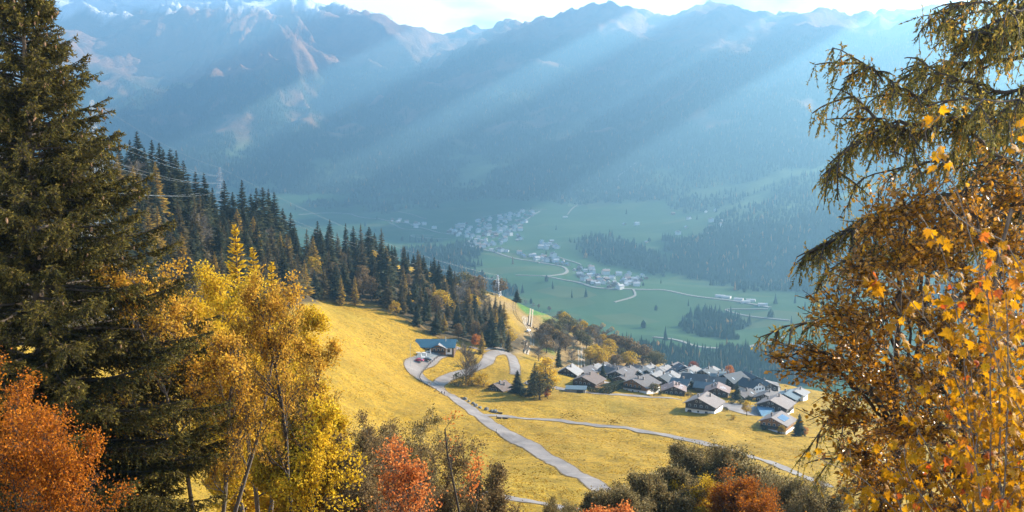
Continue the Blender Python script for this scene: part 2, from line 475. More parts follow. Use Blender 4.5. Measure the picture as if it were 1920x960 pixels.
z_for = near_only(FOREST, 8)
near_slope = smooth01((170 - RR) / 60)[:, None] * np.ones_like(GX)
far_side = smooth01((RR - 850) / 100)[:, None] * np.ones_like(GX)
z_rough = np.maximum(z_rough, np.maximum(near_slope, far_side))

def m_ground(h):
    tc = h.n('ShaderNodeTexCoord').outputs['Object']
    a = noisef(h, 0.035, 5, 0.6, tc); b = noisef(h, 0.35, 6, 0.65, tc); c = noisef(h, 2.2, 5, 0.7, tc)
    mpx = h.n('ShaderNodeMapping'); mpx.inputs['Scale'].default_value = (0.05, 0.6, 0.3); mpx.inputs['Rotation'].default_value = (0, 0, 0.35)
    h.l(tc, mpx.inputs['Vector']); d = noisef(h, 1.0, 5, 0.65, mpx.outputs['Vector'], 0.6)
    col = ramp(h, a, [(0.3, (0.27, 0.150, 0.005)), (0.5, (0.37, 0.208, 0.008)), (0.72, (0.43, 0.25, 0.015))])
    col = mixc(h, ramp(h, d, [(0.40, (0, 0, 0)), (0.62, (0.6, 0.6, 0.6))]), col, (0.24, 0.155, 0.014))
    col = mixc(h, ramp(h, b, [(0.46, (0, 0, 0)), (0.7, (0.85, 0.85, 0.85))]), col, (0.175, 0.118, 0.013))
    col = mixc(h, ramp(h, c, [(0.5, (0, 0, 0)), (0.75, (0.75, 0.75, 0.75))]), col, (0.15, 0.095, 0.014))
    e = noisef(h, 0.85, 4, 0.6, tc); g2 = noisef(h, 0.012, 4, 0.6, tc)
    col = mixc(h, ramp(h, e, [(0.50, (0, 0, 0)), (0.64, (0.85, 0.85, 0.85))]), col, (0.13, 0.082, 0.012))
    col = mixc(h, ramp(h, g2, [(0.5, (0, 0, 0)), (0.72, (0.55, 0.55, 0.55))]), col, (0.20, 0.15, 0.014))
    wv = h.n('ShaderNodeTexWave', wave_type='BANDS', bands_direction='Y'); wv.inputs['Scale'].default_value = 0.11; wv.inputs['Distortion'].default_value = 9.0; wv.inputs['Detail'].default_value = 3.0; wv.inputs['Detail Scale'].default_value = 0.6
    h.l(tc, wv.inputs['Vector']); col = mixc(h, ramp(h, wv.outputs['Fac'], [(0.72, (0, 0, 0)), (0.95, (0.4, 0.4, 0.4))]), col, (0.20, 0.125, 0.012))
    col = mixc(h, attr(h, 'green'), col, ramp(h, b, [(0.3, (0.035, 0.10, 0.02)), (0.8, (0.10, 0.17, 0.035))]))
    col = mixc(h, attr(h, 'rough'), col, ramp(h, b, [(0.3, (0.13, 0.085, 0.035)), (0.55, (0.22, 0.145, 0.055)), (0.8, (0.30, 0.2, 0.075))]))
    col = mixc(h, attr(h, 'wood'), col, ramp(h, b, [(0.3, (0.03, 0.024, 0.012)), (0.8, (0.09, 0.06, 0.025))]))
    return prin(h, col, 0.9, 0.12, 0, bump(h, mixc(h, 0.5, b, c), 0.9, 0.9))
M_GROUND = mat('dry grass', m_ground)
sel_all = np.ones((len(RR), NAZ), bool)
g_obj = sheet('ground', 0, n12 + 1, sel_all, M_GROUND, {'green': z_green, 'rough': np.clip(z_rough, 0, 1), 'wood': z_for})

# far terrain: the valley floor and the mountains share the grid and meet edge to edge
slope = np.zeros_like(GZ)
dz = np.abs(np.gradient(tps_far(GX[n12:], GY[n12:]), axis=0)) / np.gradient(RR[n12:])[:, None]
base = tps_far(GX[n12:], GY[n12:])
isval = np.zeros(GX.shape, bool)
isval[n12:] = base < -372 + 30 * fbm(GX[n12:] / 500, GY[n12:] / 500, 3, 71)
VWOOD = [[(740, 470), (790, 462), (880, 452), (900, 470), (860, 500), (900, 520), (960, 540), (1000, 560), (930, 560), (840, 520), (760, 490)],
         [(1060, 462), (1120, 440), (1180, 455), (1235, 480), (1240, 510), (1150, 500), (1090, 480)],
         [(1250, 450), (1330, 440), (1560, 470), (1600, 560), (1450, 545), (1330, 535), (1260, 510)],
         [(1100, 640), (1230, 655), (1330, 668), (1500, 660), (1560, 700), (1500, 740), (1200, 700)],
         [(1270, 600), (1350, 590), (1400, 612), (1360, 635), (1290, 625)],
         [(560, 375), (640, 372), (900, 345), (1250, 350), (1250, 378), (900, 372), (700, 395), (590, 392)]]
w_far = np.zeros(GX.shape)
nf = fbm(GX / 160, GY / 160, 4, 41)
for P in VWOOD:
    k = slice(n12, len(RR)); w_far[k] = np.maximum(w_far[k], soft(P, U[k] + 34 * nf[k], V[k] + 12 * nf[k], 10))
tree_line = 330 + 230 * smooth01((GX + 1400) / 1200) + 130 * fbm(GX / 900, GY / 900, 4, 51)
mt_wood = smooth01((tree_line - GZ) / 160 + 0.5) * (GZ > -395) * smooth01(1.15 + 1.2 * fbm(GX / 420, GY / 420, 4, 61))
CLEAR = [[(415, 215), (480, 212), (470, 245), (462, 285), (440, 285), (445, 250)], [(540, 208), (580, 212), (600, 240), (560, 225)],
         [(1220, 330), (1350, 280), (1560, 330), (1560, 400), (1330, 430), (1240, 400)]]
mt_wood = mt_wood * ~isval
for i, P in enumerate(CLEAR):
    k = slice(n12, len(RR)); mt_wood[k] *= 1 - soft(P, U[k] + 8 * nf[k], V[k] + 5 * nf[k], 5) * (0.9 if i < 2 else 0.45)
w_far = np.where(isval, w_far, np.maximum(mt_wood, w_far))
snow = smooth01((GZ - 930 + 90 * fbm(GX / 260, GY / 260, 4, 81)) / 120) * (GX < -1200) 
snow = np.maximum(snow, smooth01((GY - 11300) / 300) * (GX < -2500) * smooth01((GZ - 700) / 200))
field = np.abs(np.sin(GX / 130 + 2 * fbm(GX / 300, GY / 300, 2, 91)) * 1.0) * 0.5 + 0.5 * smooth01(0.5 + fbm(GX / 120, GY / 200, 2, 95))

def m_valley(h):
    tc = h.n('ShaderNodeTexCoord').outputs['Object']
    vo = h.n('ShaderNodeTexVoronoi'); vo.inputs['Scale'].default_value = 0.0075; h.l(tc, vo.inputs['Vector'])
    sp = h.n('ShaderNodeSeparateColor'); h.l(vo.outputs['Color'], sp.inputs['Color'])
    a = noisef(h, 0.004, 5, 0.6, tc); b = noisef(h, 0.06, 5, 0.65, tc)
    col = ramp(h, sp.outputs[0], [(0.0, (0.02, 0.055, 0.018)), (0.45, (0.03, 0.075, 0.022)), (0.75, (0.042, 0.082, 0.024)), (1.0, (0.09, 0.095, 0.035))])
    col = mixc(h, a, col, (0.028, 0.065, 0.022))
    col = mixc(h, ramp(h, b, [(0.45, (0, 0, 0)), (0.75, (0.5, 0.5, 0.5))]), col, (0.05, 0.085, 0.035))
    col = mixc(h, attr(h, 'wood'), col, (0.025, 0.042, 0.022))
    return prin(h, col, 0.95, 0.05)
def m_mount(h):
    tc = h.n('ShaderNodeTexCoord').outputs['Object']
    a = noisef(h, 0.006, 8, 0.65, tc); b = noisef(h, 0.035, 6, 0.7, tc); c = noisef(h, 0.0016, 5, 0.6, tc)
    rock = ramp(h, a, [(0.3, (0.10, 0.065, 0.04)), (0.5, (0.25, 0.125, 0.055)), (0.7, (0.36, 0.19, 0.085))])
    rock = mixc(h, ramp(h, b, [(0.5, (0, 0, 0)), (0.7, (0.7, 0.7, 0.7))]), rock, (0.17, 0.15, 0.13))
    wood = ramp(h, b, [(0.35, (0.016, 0.03, 0.018)), (0.6, (0.035, 0.05, 0.022)), (0.75, (0.10, 0.075, 0.02))])
    col = mixc(h, attr(h, 'wood'), rock, wood)
    low = mixc(h, attr(h, 'low'), col, mixc(h, attr(h, 'wood'), (0.10, 0.14, 0.055), wood))
    col = mixc(h, attr(h, 'snow'), low, (0.85, 0.87, 0.9))
    return prin(h, col, 0.95, 0.05, 0, bump(h, mixc(h, 0.5, a, b), 0.9, 40.0))
j0 = n12
low = smooth01((-60 - GZ) / 150)
sheet('valley_floor', j0, len(RR), isval, mat('valley fields', m_valley), {'wood': w_far})
sheet('mountains', j0, len(RR), ~isval, mat('mountain slopes', m_mount), {'wood': w_far, 'snow': np.clip(snow, 0, 1), 'low': low})

# air: one closed box of thin blue haze round the whole valley
hz = MB(); hz.box((0, 5900, 325), (23000, 14600, 2350))
o = hz.obj('haze', []); tag(o, kind='stuff')
m = bpy.data.materials.new('haze'); m.use_nodes = True; t = m.node_tree; t.nodes.clear()
pv = t.nodes.new('ShaderNodeVolumePrincipled'); pv.inputs['Color'].default_value = (*HAZE_COLOR, 1); pv.inputs['Density'].default_value = HAZE_DENSITY
pv.inputs['Anisotropy'].default_value = HAZE_G
oo = t.nodes.new('ShaderNodeOutputMaterial'); t.links.new(pv.outputs['Volume'], oo.inputs['Volume'])
o.data.materials.append(m)

# unseen clouds added high out of frame to block sun and shape haze shafts
M_BLOCKER = plain('blocker_cloud', (0.9, 0.9, 0.9), 1.0, 0.0)
def shaft_blocker(v_a, v_b, a0, a1, h, seed):
    S = np.array(SUND); b = MB(); na, nb = 60, 14; V = []
    A, Fk = np.meshgrid(np.linspace(a0, a1, na), np.linspace(0, 1, nb), indexing='ij'); A = A.ravel(); Fk = Fk.ravel()
    jag = 0.16 * noise2(A / 700 + seed, Fk * 2.0, seed) + 0.12 * noise2(A / 260, Fk * 3 + seed, seed + 3)
    x, z = ray(np.full(len(A), 1000.0), v_a + (v_b - v_a) * (0.5 + (Fk - .5) * (1 + 1.6 * jag)))
    P0 = np.stack([x, np.ones(len(A)), z], -1) * A[:, None]; P0 = P0 + S * ((h - P0[:, 2:3]) / S[2])
    e = np.clip(1 - (2 * Fk - 1) ** 2, 0, 1) ** .5 * np.clip(1 - (2 * (A - a0) / (a1 - a0) - 1) ** 8, 0, 1) ** .5
    lump = e * (110 + 120 * (.5 + .5 * noise2(P0[:, 0] / 320, P0[:, 1] / 320, seed)))
    V = np.concatenate([P0 + np.stack([0 * A, 0 * A, lump * 1.3], -1), P0 - np.stack([0 * A, 0 * A, lump * .4], -1)])
    n = na * nb; i = np.arange(na - 1)[:, None] * nb + np.arange(nb - 1)[None]; q = np.stack([i, i + nb, i + nb + 1, i + 1], -1).reshape(-1, 4)
    b.solid(V, [q, q[:, ::-1] + n]); o = b.obj('blocker_cloud', M_BLOCKER, smooth=True); return o
for i, (va, vb, a0, a1, h, lab) in enumerate([(-115, -62, 6000, 9800, 3100, 'long white unseen blocker added for sun shafts, farthest to the north of the sun'), (86, 103, 5600, 9500, 3000, 'narrow white unseen blocker added for sun shafts, between the two broad ones'),
                                           (234, 256, 5000, 8600, 3200, 'broad white unseen blocker added for sun shafts, crossing the sun path'), (353, 372, 4200, 6800, 3000, 'short white unseen blocker added for sun shafts, lowest toward the sun')]):
    tag(shaft_blocker(va, vb, a0, a1, h, 5 + i), lab, 'blocker_cloud')
# ---------------------------------------------------------------- roads and tracks
def catmull(P, step):
    P = np.asarray(P, float); P = np.vstack([2 * P[0] - P[1], P, 2 * P[-1] - P[-2]]); out = []
    for i in range(1, len(P) - 2):
        a, b, c, d = P[i - 1:i + 3]; n = max(2, int(np.linalg.norm(c - b) / step))
        t = np.linspace(0, 1, n, endpoint=False)[:, None]
        out.append(0.5 * (2 * b + (c - a) * t + (2 * a - 5 * b + 4 * c - d) * t ** 2 + (3 * b - a - 3 * c + d) * t ** 3))
    return np.vstack(out + [P[-2:-1]])
ROADXY = []
def ribbon_pts(px, step):
    h = hit([p[0] for p in px], [p[1] for p in px])
    return catmull(h[:, :2], step)
def ribbon(mb, px, width, step=2.0, lift=0.14, skirt=0.6, across=4, off=0.0, smoothz=True):
    xy = ribbon_pts(px, step)
    if step < 5: ROADXY.append(np.column_stack([xy, np.interp(np.linspace(0, 1, len(xy)), np.linspace(0, 1, len(width)), width) if hasattr(width, '__len__') else np.full(len(xy), width)]))
    d = np.gradient(xy, axis=0); d /= np.linalg.norm(d, axis=1, keepdims=True) + 1e-9
    nrm = np.stack([d[:, 1], -d[:, 0]], -1)
    w = np.interp(np.linspace(0, 1, len(xy)), np.linspace(0, 1, len(width)), width) if hasattr(width, '__len__') else np.full(len(xy), width)
    wob = 0.35 * fbm(xy[:, 0] / 5, xy[:, 1] / 5, 3, 3)
    cols = []
    for s in np.linspace(-0.5, 0.5, across):
        p = xy + nrm * (off + s * (w + wob))[:, None]; z = ground(p[:, 0], p[:, 1]) + lift
        cols.append(np.column_stack([p, z]))
    for s in (-0.5, 0.5):
        p = xy + nrm * (off + s * (w + wob + 0.02))[:, None]; z = ground(p[:, 0], p[:, 1]) + lift - skirt
        cols.append(np.column_stack([p, z]))
    order = [across] + list(range(across)) + [across + 1]
    V = np.stack([cols[k] for k in order], 1); n, k = V.shape[:2]
    a = np.arange(n - 1)[:, None] * k + np.arange(k - 1)[None]
    mb.add(V.reshape(-1, 3), np.stack([a, a + k, a + k + 1, a + 1], -1).reshape(-1, 4))
def m_asph(h):
    a = noisef(h, 0.12, 5, 0.6); b = noisef(h, 2.5, 5, 0.7)
    c = ramp(h, a, [(0.3, (0.115, 0.095, 0.082)), (0.7, (0.21, 0.178, 0.155))])
    c = mixc(h, ramp(h, b, [(0.45, (0, 0, 0)), (0.8, (0.6, 0.6, 0.6))]), c, (0.12, 0.11, 0.11))
    return prin(h, c, 0.75, 0.35, 0, bump(h, b, 0.3, 0.03))
M_DIRT_SHADE = plain('brown dirt and bank shade', (0.13, 0.085, 0.03), 0.95, 0.1, nscale=0.8, namt=0.5)
M_ASPH = mat('weathered asphalt', m_asph)
M_TRACK = plain('pale gravel', (0.26, 0.21, 0.15), 0.95, 0.1, nscale=1.2, namt=0.4)
def road(name, px, width, m, **k):
    if m is M_ASPH and k.get('step', 2.0) < 5:       # dark dirt strip along both edges, painted for the bank's thin shadow
        v = MB(); kk = dict(k); kk['lift'] = k.get('lift', .14) - .06; ribbon(v, px, [q + 1.0 for q in width] if hasattr(width, '__len__') else width + 1.0, **kk); tag(v.obj('shade_verge', M_DIRT_SHADE, smooth=False), kind='structure')
    b = MB(); ribbon(b, px, width, **k); return tag(b.obj(name, m, smooth=False), kind='structure')
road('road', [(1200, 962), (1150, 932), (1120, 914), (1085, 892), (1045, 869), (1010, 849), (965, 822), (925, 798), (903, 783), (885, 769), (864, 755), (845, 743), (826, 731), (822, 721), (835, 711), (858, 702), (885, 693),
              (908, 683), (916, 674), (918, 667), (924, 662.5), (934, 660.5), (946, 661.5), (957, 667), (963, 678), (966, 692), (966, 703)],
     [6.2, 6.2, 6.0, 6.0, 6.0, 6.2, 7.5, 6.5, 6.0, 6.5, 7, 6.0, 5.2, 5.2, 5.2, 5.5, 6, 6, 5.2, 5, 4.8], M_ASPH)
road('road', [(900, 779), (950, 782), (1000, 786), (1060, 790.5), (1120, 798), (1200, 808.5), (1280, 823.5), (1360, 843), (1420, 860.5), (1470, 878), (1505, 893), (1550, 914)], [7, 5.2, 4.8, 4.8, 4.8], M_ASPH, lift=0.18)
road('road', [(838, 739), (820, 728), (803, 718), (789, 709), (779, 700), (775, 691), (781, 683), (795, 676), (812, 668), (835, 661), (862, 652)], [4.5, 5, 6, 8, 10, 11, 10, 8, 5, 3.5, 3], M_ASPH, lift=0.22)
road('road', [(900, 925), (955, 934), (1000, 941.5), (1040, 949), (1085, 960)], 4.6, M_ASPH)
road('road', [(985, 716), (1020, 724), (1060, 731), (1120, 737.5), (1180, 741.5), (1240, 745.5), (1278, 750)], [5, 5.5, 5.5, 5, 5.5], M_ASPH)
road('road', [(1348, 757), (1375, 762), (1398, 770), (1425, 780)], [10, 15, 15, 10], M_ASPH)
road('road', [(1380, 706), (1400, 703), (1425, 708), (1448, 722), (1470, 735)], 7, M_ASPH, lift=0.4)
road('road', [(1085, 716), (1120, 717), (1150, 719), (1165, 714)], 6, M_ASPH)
road('path', [(880, 650), (905, 655), (935, 652), (955, 662)], [2.5, 3, 3.5, 3.5], M_ASPH, lift=0.1)
for off in (-0.8, 0.8):
    road('path', [(998, 648), (997.5, 630), (991, 617), (984, 606), (982, 598), (986, 594.5), (996, 591), (1016, 584)], 0.75, M_TRACK, off=off, across=2)
    road('path', [(1094, 679), (1088, 668), (1087, 655), (1095, 638), (1104, 628), (1106.6, 617)], 0.75, M_TRACK, off=off, across=2)
    road('path', [(966, 566), (964, 578), (968, 592), (975, 602), (981, 606)], 0.7, M_DIRT_SHADE, off=off, across=2)
road('path', [(668, 574), (700, 579), (735, 586), (765, 597), (790, 612), (815, 628), (835, 640)], 2.2, M_DIRT_SHADE)
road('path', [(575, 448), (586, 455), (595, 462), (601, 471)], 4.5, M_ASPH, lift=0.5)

M_FTRACK = plain("pale valley road", (0.17, 0.155, 0.13), 0.8)
FR = [[(560, 403), (640, 400), (680, 408), (757, 417.5), (774, 422.7), (800, 430), (826, 437), (857, 440), (900, 444)],
      [(841, 448), (805, 447), (790, 445.6), (776, 444.5), (771, 442.6), (776, 441), (813, 441.5)],
      [(892, 465), (922, 471.7), (940, 477.5), (982, 488), (1024, 494.6), (1053, 500), (1063, 507), (1059, 513), (1038, 516.5), (1017, 517.5), (967, 516.5)],
      [(1017, 517.5), (1044, 522.7), (1080, 529), (1120, 540), (1187, 543)],
      [(940, 440), (961, 428), (978, 417.5), (997, 405), (1012, 396)], [(899, 408), (940, 402), (982, 396), (1025, 393)],
      [(1187, 543), (1191, 551), (1186, 557), (1152, 567)], [(1187, 543), (1217, 543.7), (1244, 544.3), (1287, 553), (1346, 561), (1390, 567), (1444, 577)],
      [(1440, 580), (1400, 580.3), (1368, 580), (1362, 582.5), (1387, 590), (1422, 595.7), (1482, 601.7)],
      [(1225, 633), (1271, 639), (1298, 648), (1325, 652.6), (1390, 656.7), (1433, 663.5), (1520, 672)], [(1390, 656.7), (1422, 646), (1470, 632)],
      [(1150, 448), (1152, 456), (1163, 463), (1203, 474)], [(1064, 403), (1072, 392), (1083, 384)], [(745, 396), (770, 402), (800, 411)],
      [(1010, 494), (1022, 487), (1035, 480), (1060, 487), (1090, 497)], [(730, 418), (760, 430), (790, 432)], [(1150, 350), (1165, 340), (1160, 330), (1200, 300)]]
for i, px in enumerate(FR):
    road('road', px, 9.0 if i in (0, 2, 3, 7, 9) else 5.5, M_FTRACK, step=9.0, lift=1.6, skirt=3.0, across=2)

# tufts of longer grass standing in the meadow: nobody could count them
MEADOW = [(560, 575), (680, 577), (740, 592), (800, 630), (860, 660), (960, 668), (1000, 700), (1060, 720), (1240, 745), (1300, 775), (1400, 790), (1500, 825), (1560, 900), (1560, 960), (560, 960)]
RX = np.concatenate(ROADXY)
def tufts(name, uu, vv, size, stops, label):
    k = inpoly(uu, vv, MEADOW); H = hit(uu[k], vv[k], 240); H = H[~np.isnan(H[:, 0])]; H = H[H[:, 1] < 640]
    dm = np.full(len(H), 99.0)
    for i in range(0, len(RX), 60): dm = np.minimum(dm, (np.hypot(H[:, None, 0] - RX[None, i:i + 60, 0], H[:, None, 1] - RX[None, i:i + 60, 1]) - RX[None, i:i + 60, 2] / 2).min(1))
    H = H[dm > .9]; n = len(H); b = MB(); s = rng.uniform(*size, n)
    for q in range(3):
        th = rng.uniform(0, 6.28, n); ex = np.stack([np.cos(th), np.sin(th), 0 * th], -1); ez = np.stack([rng.normal(0, .3, n), rng.normal(0, .3, n), np.ones(n)], -1)
        b.cards([(-.5, 0, -.1), (.5, 0, -.1), (.3, .1, .5), (-.25, -.1, .42)], [(0, 1, 2, 3)], H, ex * s[:, None], np.cross(ez, ex) * s[:, None], ez * s[:, None] * .5, 0, rng.uniform(0, 1, n))
    tag(b.obj(name, leafy(name, stops, .6, .9, .05)), label, kind='stuff')
nt_ = 42000; u_ = rng.uniform(560, 1560, nt_); v_ = 570 + 390 * rng.uniform(0, 1, nt_) ** .8
pk = fbm(u_ / 60, v_ / 22, 3, 5) > -.12
tufts('meadow_grass', u_[pk], v_[pk], (.25, .6), [(0, (0.27, 0.152, 0.006)), (.5, (0.40, 0.228, 0.009)), (1, (0.50, 0.295, 0.018))], 'tufts of golden grass all over the sunlit meadow')
u_ = np.concatenate([rng.normal(c, w, 60) for c, w in ((1070, 13), (1150, 10), (700, 14), (1010, 30))]); v_ = np.concatenate([rng.normal(c, w, 60) for c, w in ((779, 4), (790, 3), (640, 8), (880, 9))])
tufts('tall_grass', u_, v_, (.4, .9), [(0, (0.14, 0.085, 0.010)), (1, (0.30, 0.18, 0.014))], 'rough brown tufts in a few patches of the meadow')

# ---------------------------------------------------------------- the far wood on the valley floor and the slopes
n = 150000
uu = rng.uniform(-60, 1980, n); vv = rng.uniform(40, 720, n)
H = hit(uu, vv); ok = ~np.isnan(H[:, 0]); H = H[ok]
rr = np.hypot(H[:, 0], H[:, 1]); ok = rr > 1500; H = H[ok]; rr = rr[ok]
ii = np.clip(np.round((np.arctan2(H[:, 0], H[:, 1]) - AZ[0]) / (AZ[1] - AZ[0])).astype(int), 0, NAZ - 1); jj = np.searchsorted(RR, rr)
wv = w_far[np.clip(jj, 0, len(RR) - 1), ii]
keep = rng.uniform(0, 1, len(H)) < np.where(wv > 0.4, wv, 0.004)
keep &= (rr < 9500)
H = H[keep]; rr = rr[keep]; wv = wv[keep]; n = len(H)
hh = rng.uniform(13, 27, n) * np.clip(1.15 - (H[:, 2] + 400) / 2500, 0.6, 1.1); rad = hh * rng.uniform(0.13, 0.2, n)
yellow = rng.uniform(0, 1, n) < np.where(inpoly(*proj(H[:, 0], H[:, 1], H[:, 2]), [(430, 80), (560, 110), (620, 150), (600, 175), (480, 150)]), .9, np.clip(0.06 + (H[:, 2]) / 1200, 0.05, 0.4))
tint = np.where(yellow, rng.uniform(0.6, 1, n), rng.uniform(0, 0.5, n))
rnd = (H[:, 2] < -330) & (rng.uniform(0, 1, n) < 0.3); rad = np.where(rnd, rad * 1.5, rad); hh = np.where(rnd, hh * .7, hh)
th = rng.uniform(0, 6.28, n); k = 5
b = MB()
ang = th[:, None] + np.arange(k)[None] * 2 * pi / k
r1 = rad[:, None] * rng.uniform(0.75, 1.2, (n, k))
V = np.zeros((n, 2 * k + 1, 3))
V[:, :k] = H[:, None] + np.stack([np.cos(ang) * r1, np.sin(ang) * r1, np.broadcast_to(hh[:, None] * 0.06, (n, k))], -1)
r2 = np.where(rnd, 0.85, 0.55)[:, None] * r1[:, ::-1]
V[:, k:2 * k] = H[:, None] + np.stack([np.cos(ang + .5) * r2, np.sin(ang + .5) * r2, np.broadcast_to((hh * np.where(rnd, 0.6, 0.45))[:, None], (n, k))], -1)
V[:, 2 * k] = H + np.stack([0 * hh, 0 * hh, hh], -1)
a = np.arange(k); c = (a + 1) % k
f4 = np.stack([a, c, c + k, a + k], -1); f3 = np.stack([a + k, c + k, np.full(k, 2 * k)], -1)
base = (np.arange(n) * (2 * k + 1))[:, None, None]
b.add(V.reshape(-1, 3), (f4[None] + base).reshape(-1, 4), 0, np.repeat(tint, k))
b.f.append(((f3[None] + base).reshape(-1, 3), 0, np.repeat(tint, k)))
M_FARW = leafy('far foliage', [(0.0, (0.012, 0.028, 0.016)), (0.5, (0.03, 0.05, 0.022)), (0.6, (0.16, 0.11, 0.03)), (1.0, (0.26, 0.13, 0.03))], 0.15, 0.9, 0.05)
tag(b.obj('far_forest', M_FARW), 'distant conifer wood covering the slopes across the hazy valley', kind='stuff')

# ---------------------------------------------------------------- the villages on the valley floor
M_FW = [plain('far wall white', (0.52, 0.50, 0.47), 0.8), plain('far wall cream', (0.36, 0.30, 0.24), 0.8), plain('far wall timber', (0.16, 0.09, 0.05), 0.8)]
M_FR = [plain('far roof slate', (0.22, 0.22, 0.23), 0.45, 0.6), plain('far roof light', (0.30, 0.28, 0.27), 0.6, 0.3), plain('far roof brown', (0.2, 0.13, 0.10), 0.6)]
def far_house_mesh(w, l, hgt, pitch, mw, mr):
    b = MB(); rh = w / 2 * pitch; x, y = w / 2, l / 2
    v = [(-x, -y, -4), (x, -y, -4), (x, y, -4), (-x, y, -4), (-x, -y, hgt), (x, -y, hgt), (x, y, hgt), (-x, y, hgt), (0, -y, hgt + rh), (0, y, hgt + rh)]
    b.add(v, [(0, 1, 5, 4), (1, 2, 6, 5), (2, 3, 7, 6), (3, 0, 4, 7)], 0); b.add(v, [(4, 5, 8), (6, 7, 9)], 0)
    e = 0.9; s = e * pitch
    for q in (-1, 1):
        b.add([(0, -y - e, hgt + rh + .3), (0, y + e, hgt + rh + .3), (q * (x + e), y + e, hgt - s + .3), (q * (x + e), -y - e, hgt - s + .3),
               (0, -y - e, hgt + rh), (0, y + e, hgt + rh), (q * (x + e), y + e, hgt - s), (q * (x + e), -y - e, hgt - s)],
              [(0, 1, 2, 3), (7, 6, 5, 4), (3, 2, 6, 7), (0, 3, 7, 4), (1, 5, 6, 2)], 1)
    b.box((w * .2, l * .1, hgt + rh * .9), (0.9, 0.9, rh * 1.2), 0, 0)
    return b.mesh('far_house', [mw, mr])
FH = [far_house_mesh(11, 14, 7, .5, M_FW[0], M_FR[0]), far_house_mesh(12, 15, 8, .5, M_FW[0], M_FR[1]), far_house_mesh(10, 13, 6, .55, M_FW[1], M_FR[0]),
      far_house_mesh(11, 13, 6.5, .5, M_FW[2], M_FR[2]), far_house_mesh(13, 17, 10, .45, M_FW[0], M_FR[2]), far_house_mesh(9, 11, 5.5, .5, M_FW[1], M_FR[1])]
FB = far_house_mesh(22, 38, 8, .2, M_FW[0], M_FR[1])
VILL = [('main', 150, [(835, 432), (870, 420), (905, 410), (950, 404), (992, 394), (1006, 398), (985, 418), (972, 438), (985, 450), (962, 455), (925, 462), (885, 470), (872, 462), (890, 452), (850, 442)],
         'small pale house in the crowded hazy village on the valley floor', 'houses of the large valley village'),
        ('low', 30, [(880, 458), (930, 466), (985, 478), (1030, 478), (1060, 490), (1080, 500), (1040, 497), (985, 484), (930, 474)],
         'small house strung along the pale road below the large valley village', 'houses along the valley road'),
        ('east', 62, [(1075, 508), (1100, 500), (1150, 512), (1195, 512), (1218, 520), (1200, 534), (1170, 545), (1130, 538), (1088, 530)],
         'small white house in the hamlet where the valley roads meet', 'houses of the roadside hamlet'),
        ('west', 12, [(722, 412), (760, 412), (815, 424), (815, 431), (770, 428), (725, 418)], 'small farm building by the road on the western valley fields', 'farm buildings on the valley fields'),
        ('mid', 12, [(1005, 455), (1035, 452), (1045, 466), (1015, 468)], 'small house in the little cluster above the valley road', 'houses of the little cluster'),
        ('up', 16, [(1100, 440), (1330, 380), (1380, 420), (1330, 450), (1180, 460)], 'lone hut on the hazy meadows climbing the far slope', 'huts on the far slope'),
        ('se', 16, [(1440, 668), (1500, 650), (1520, 690), (1470, 690)], 'pale building in the valley town glimpsed behind the branches', 'buildings of the valley town')]
for key, cnt, P, lab, grp in VILL:
    placed = []; P = np.array(P, float); tries = 0
    while len(placed) < cnt and tries < 60:
        tries += 1
        u = rng.uniform(P[:, 0].min(), P[:, 0].max(), 200); v = rng.uniform(P[:, 1].min(), P[:, 1].max(), 200)
        ok = inpoly(u, v, P); h = hit(u[ok], v[ok])
        for q in h:
            if len(placed) >= cnt: break
            if np.isnan(q[0]) or q[1] < 1500: continue
            if all((q[0] - p[0]) ** 2 + (q[1] - p[1]) ** 2 > 17 ** 2 for p in placed):
                placed.append(q)
    for q in placed:
        o = bpy.data.objects.new('house' if key != 'up' else 'hut', random.Random(len(placed) + int(q[0])).choice(FH))
        o.location = (q[0], q[1], q[2]); o.rotation_euler = (0, 0, rng.choice([0.3, 0.3, 1.87]) + rng.normal(0, 0.2)); s = rng.uniform(0.8, 1.25); o.scale = (s, s, s)
        tag(link(o), lab, 'house' if key != 'up' else 'hut', grp)
for i, (u, v) in enumerate([(1350, 557), (1362, 559), (1385, 563), (1408, 565), (1430, 573), (1398, 568), (905, 452), (1060, 408)]):
    q = hit([u], [v])[0]
    o = bpy.data.objects.new('warehouse', FB); o.location = q; o.rotation_euler = (0, 0, 1.0 + 0.1 * i)
    o.scale = (.6, .55, .6)
    tag(link(o), 'long pale warehouse in the works beside the wooded valley slope' if i < 6 else ('long pale hall at the lower edge of the large valley village' if i == 6 else 'long pale hall alone on the slope right of the large valley village'),
        'warehouse', 'warehouses of the valley works' if i < 6 else None)
# ---------------------------------------------------------------- mid-distance trees
M_SPR = leafy('spruce needles', [(0.0, (0.010, 0.020, 0.013)), (0.5, (0.028, 0.036, 0.014)), (1.0, (0.080, 0.068, 0.022))], 0.15, 0.7, 0.15)
M_BRN = leafy('brown conifer needles', [(0.0, (0.045, 0.04, 0.018)), (0.5, (0.10, 0.075, 0.025)), (1.0, (0.17, 0.11, 0.03))], 0.25, 0.7, 0.15)
M_LAR = leafy('golden larch needles', [(0.0, (0.14, 0.10, 0.02)), (0.5, (0.32, 0.20, 0.025)), (1.0, (0.48, 0.30, 0.03))], 0.35, 0.7, 0.15)
M_GOLD = leafy('yellow leaves', [(0.0, (0.20, 0.13, 0.012)), (0.5, (0.44, 0.27, 0.015)), (1.0, (0.62, 0.40, 0.03))], 0.4)
M_ORNG = leafy('orange leaves', [(0.0, (0.20, 0.07, 0.012)), (0.5, (0.42, 0.13, 0.015)), (1.0, (0.58, 0.22, 0.02))], 0.4)
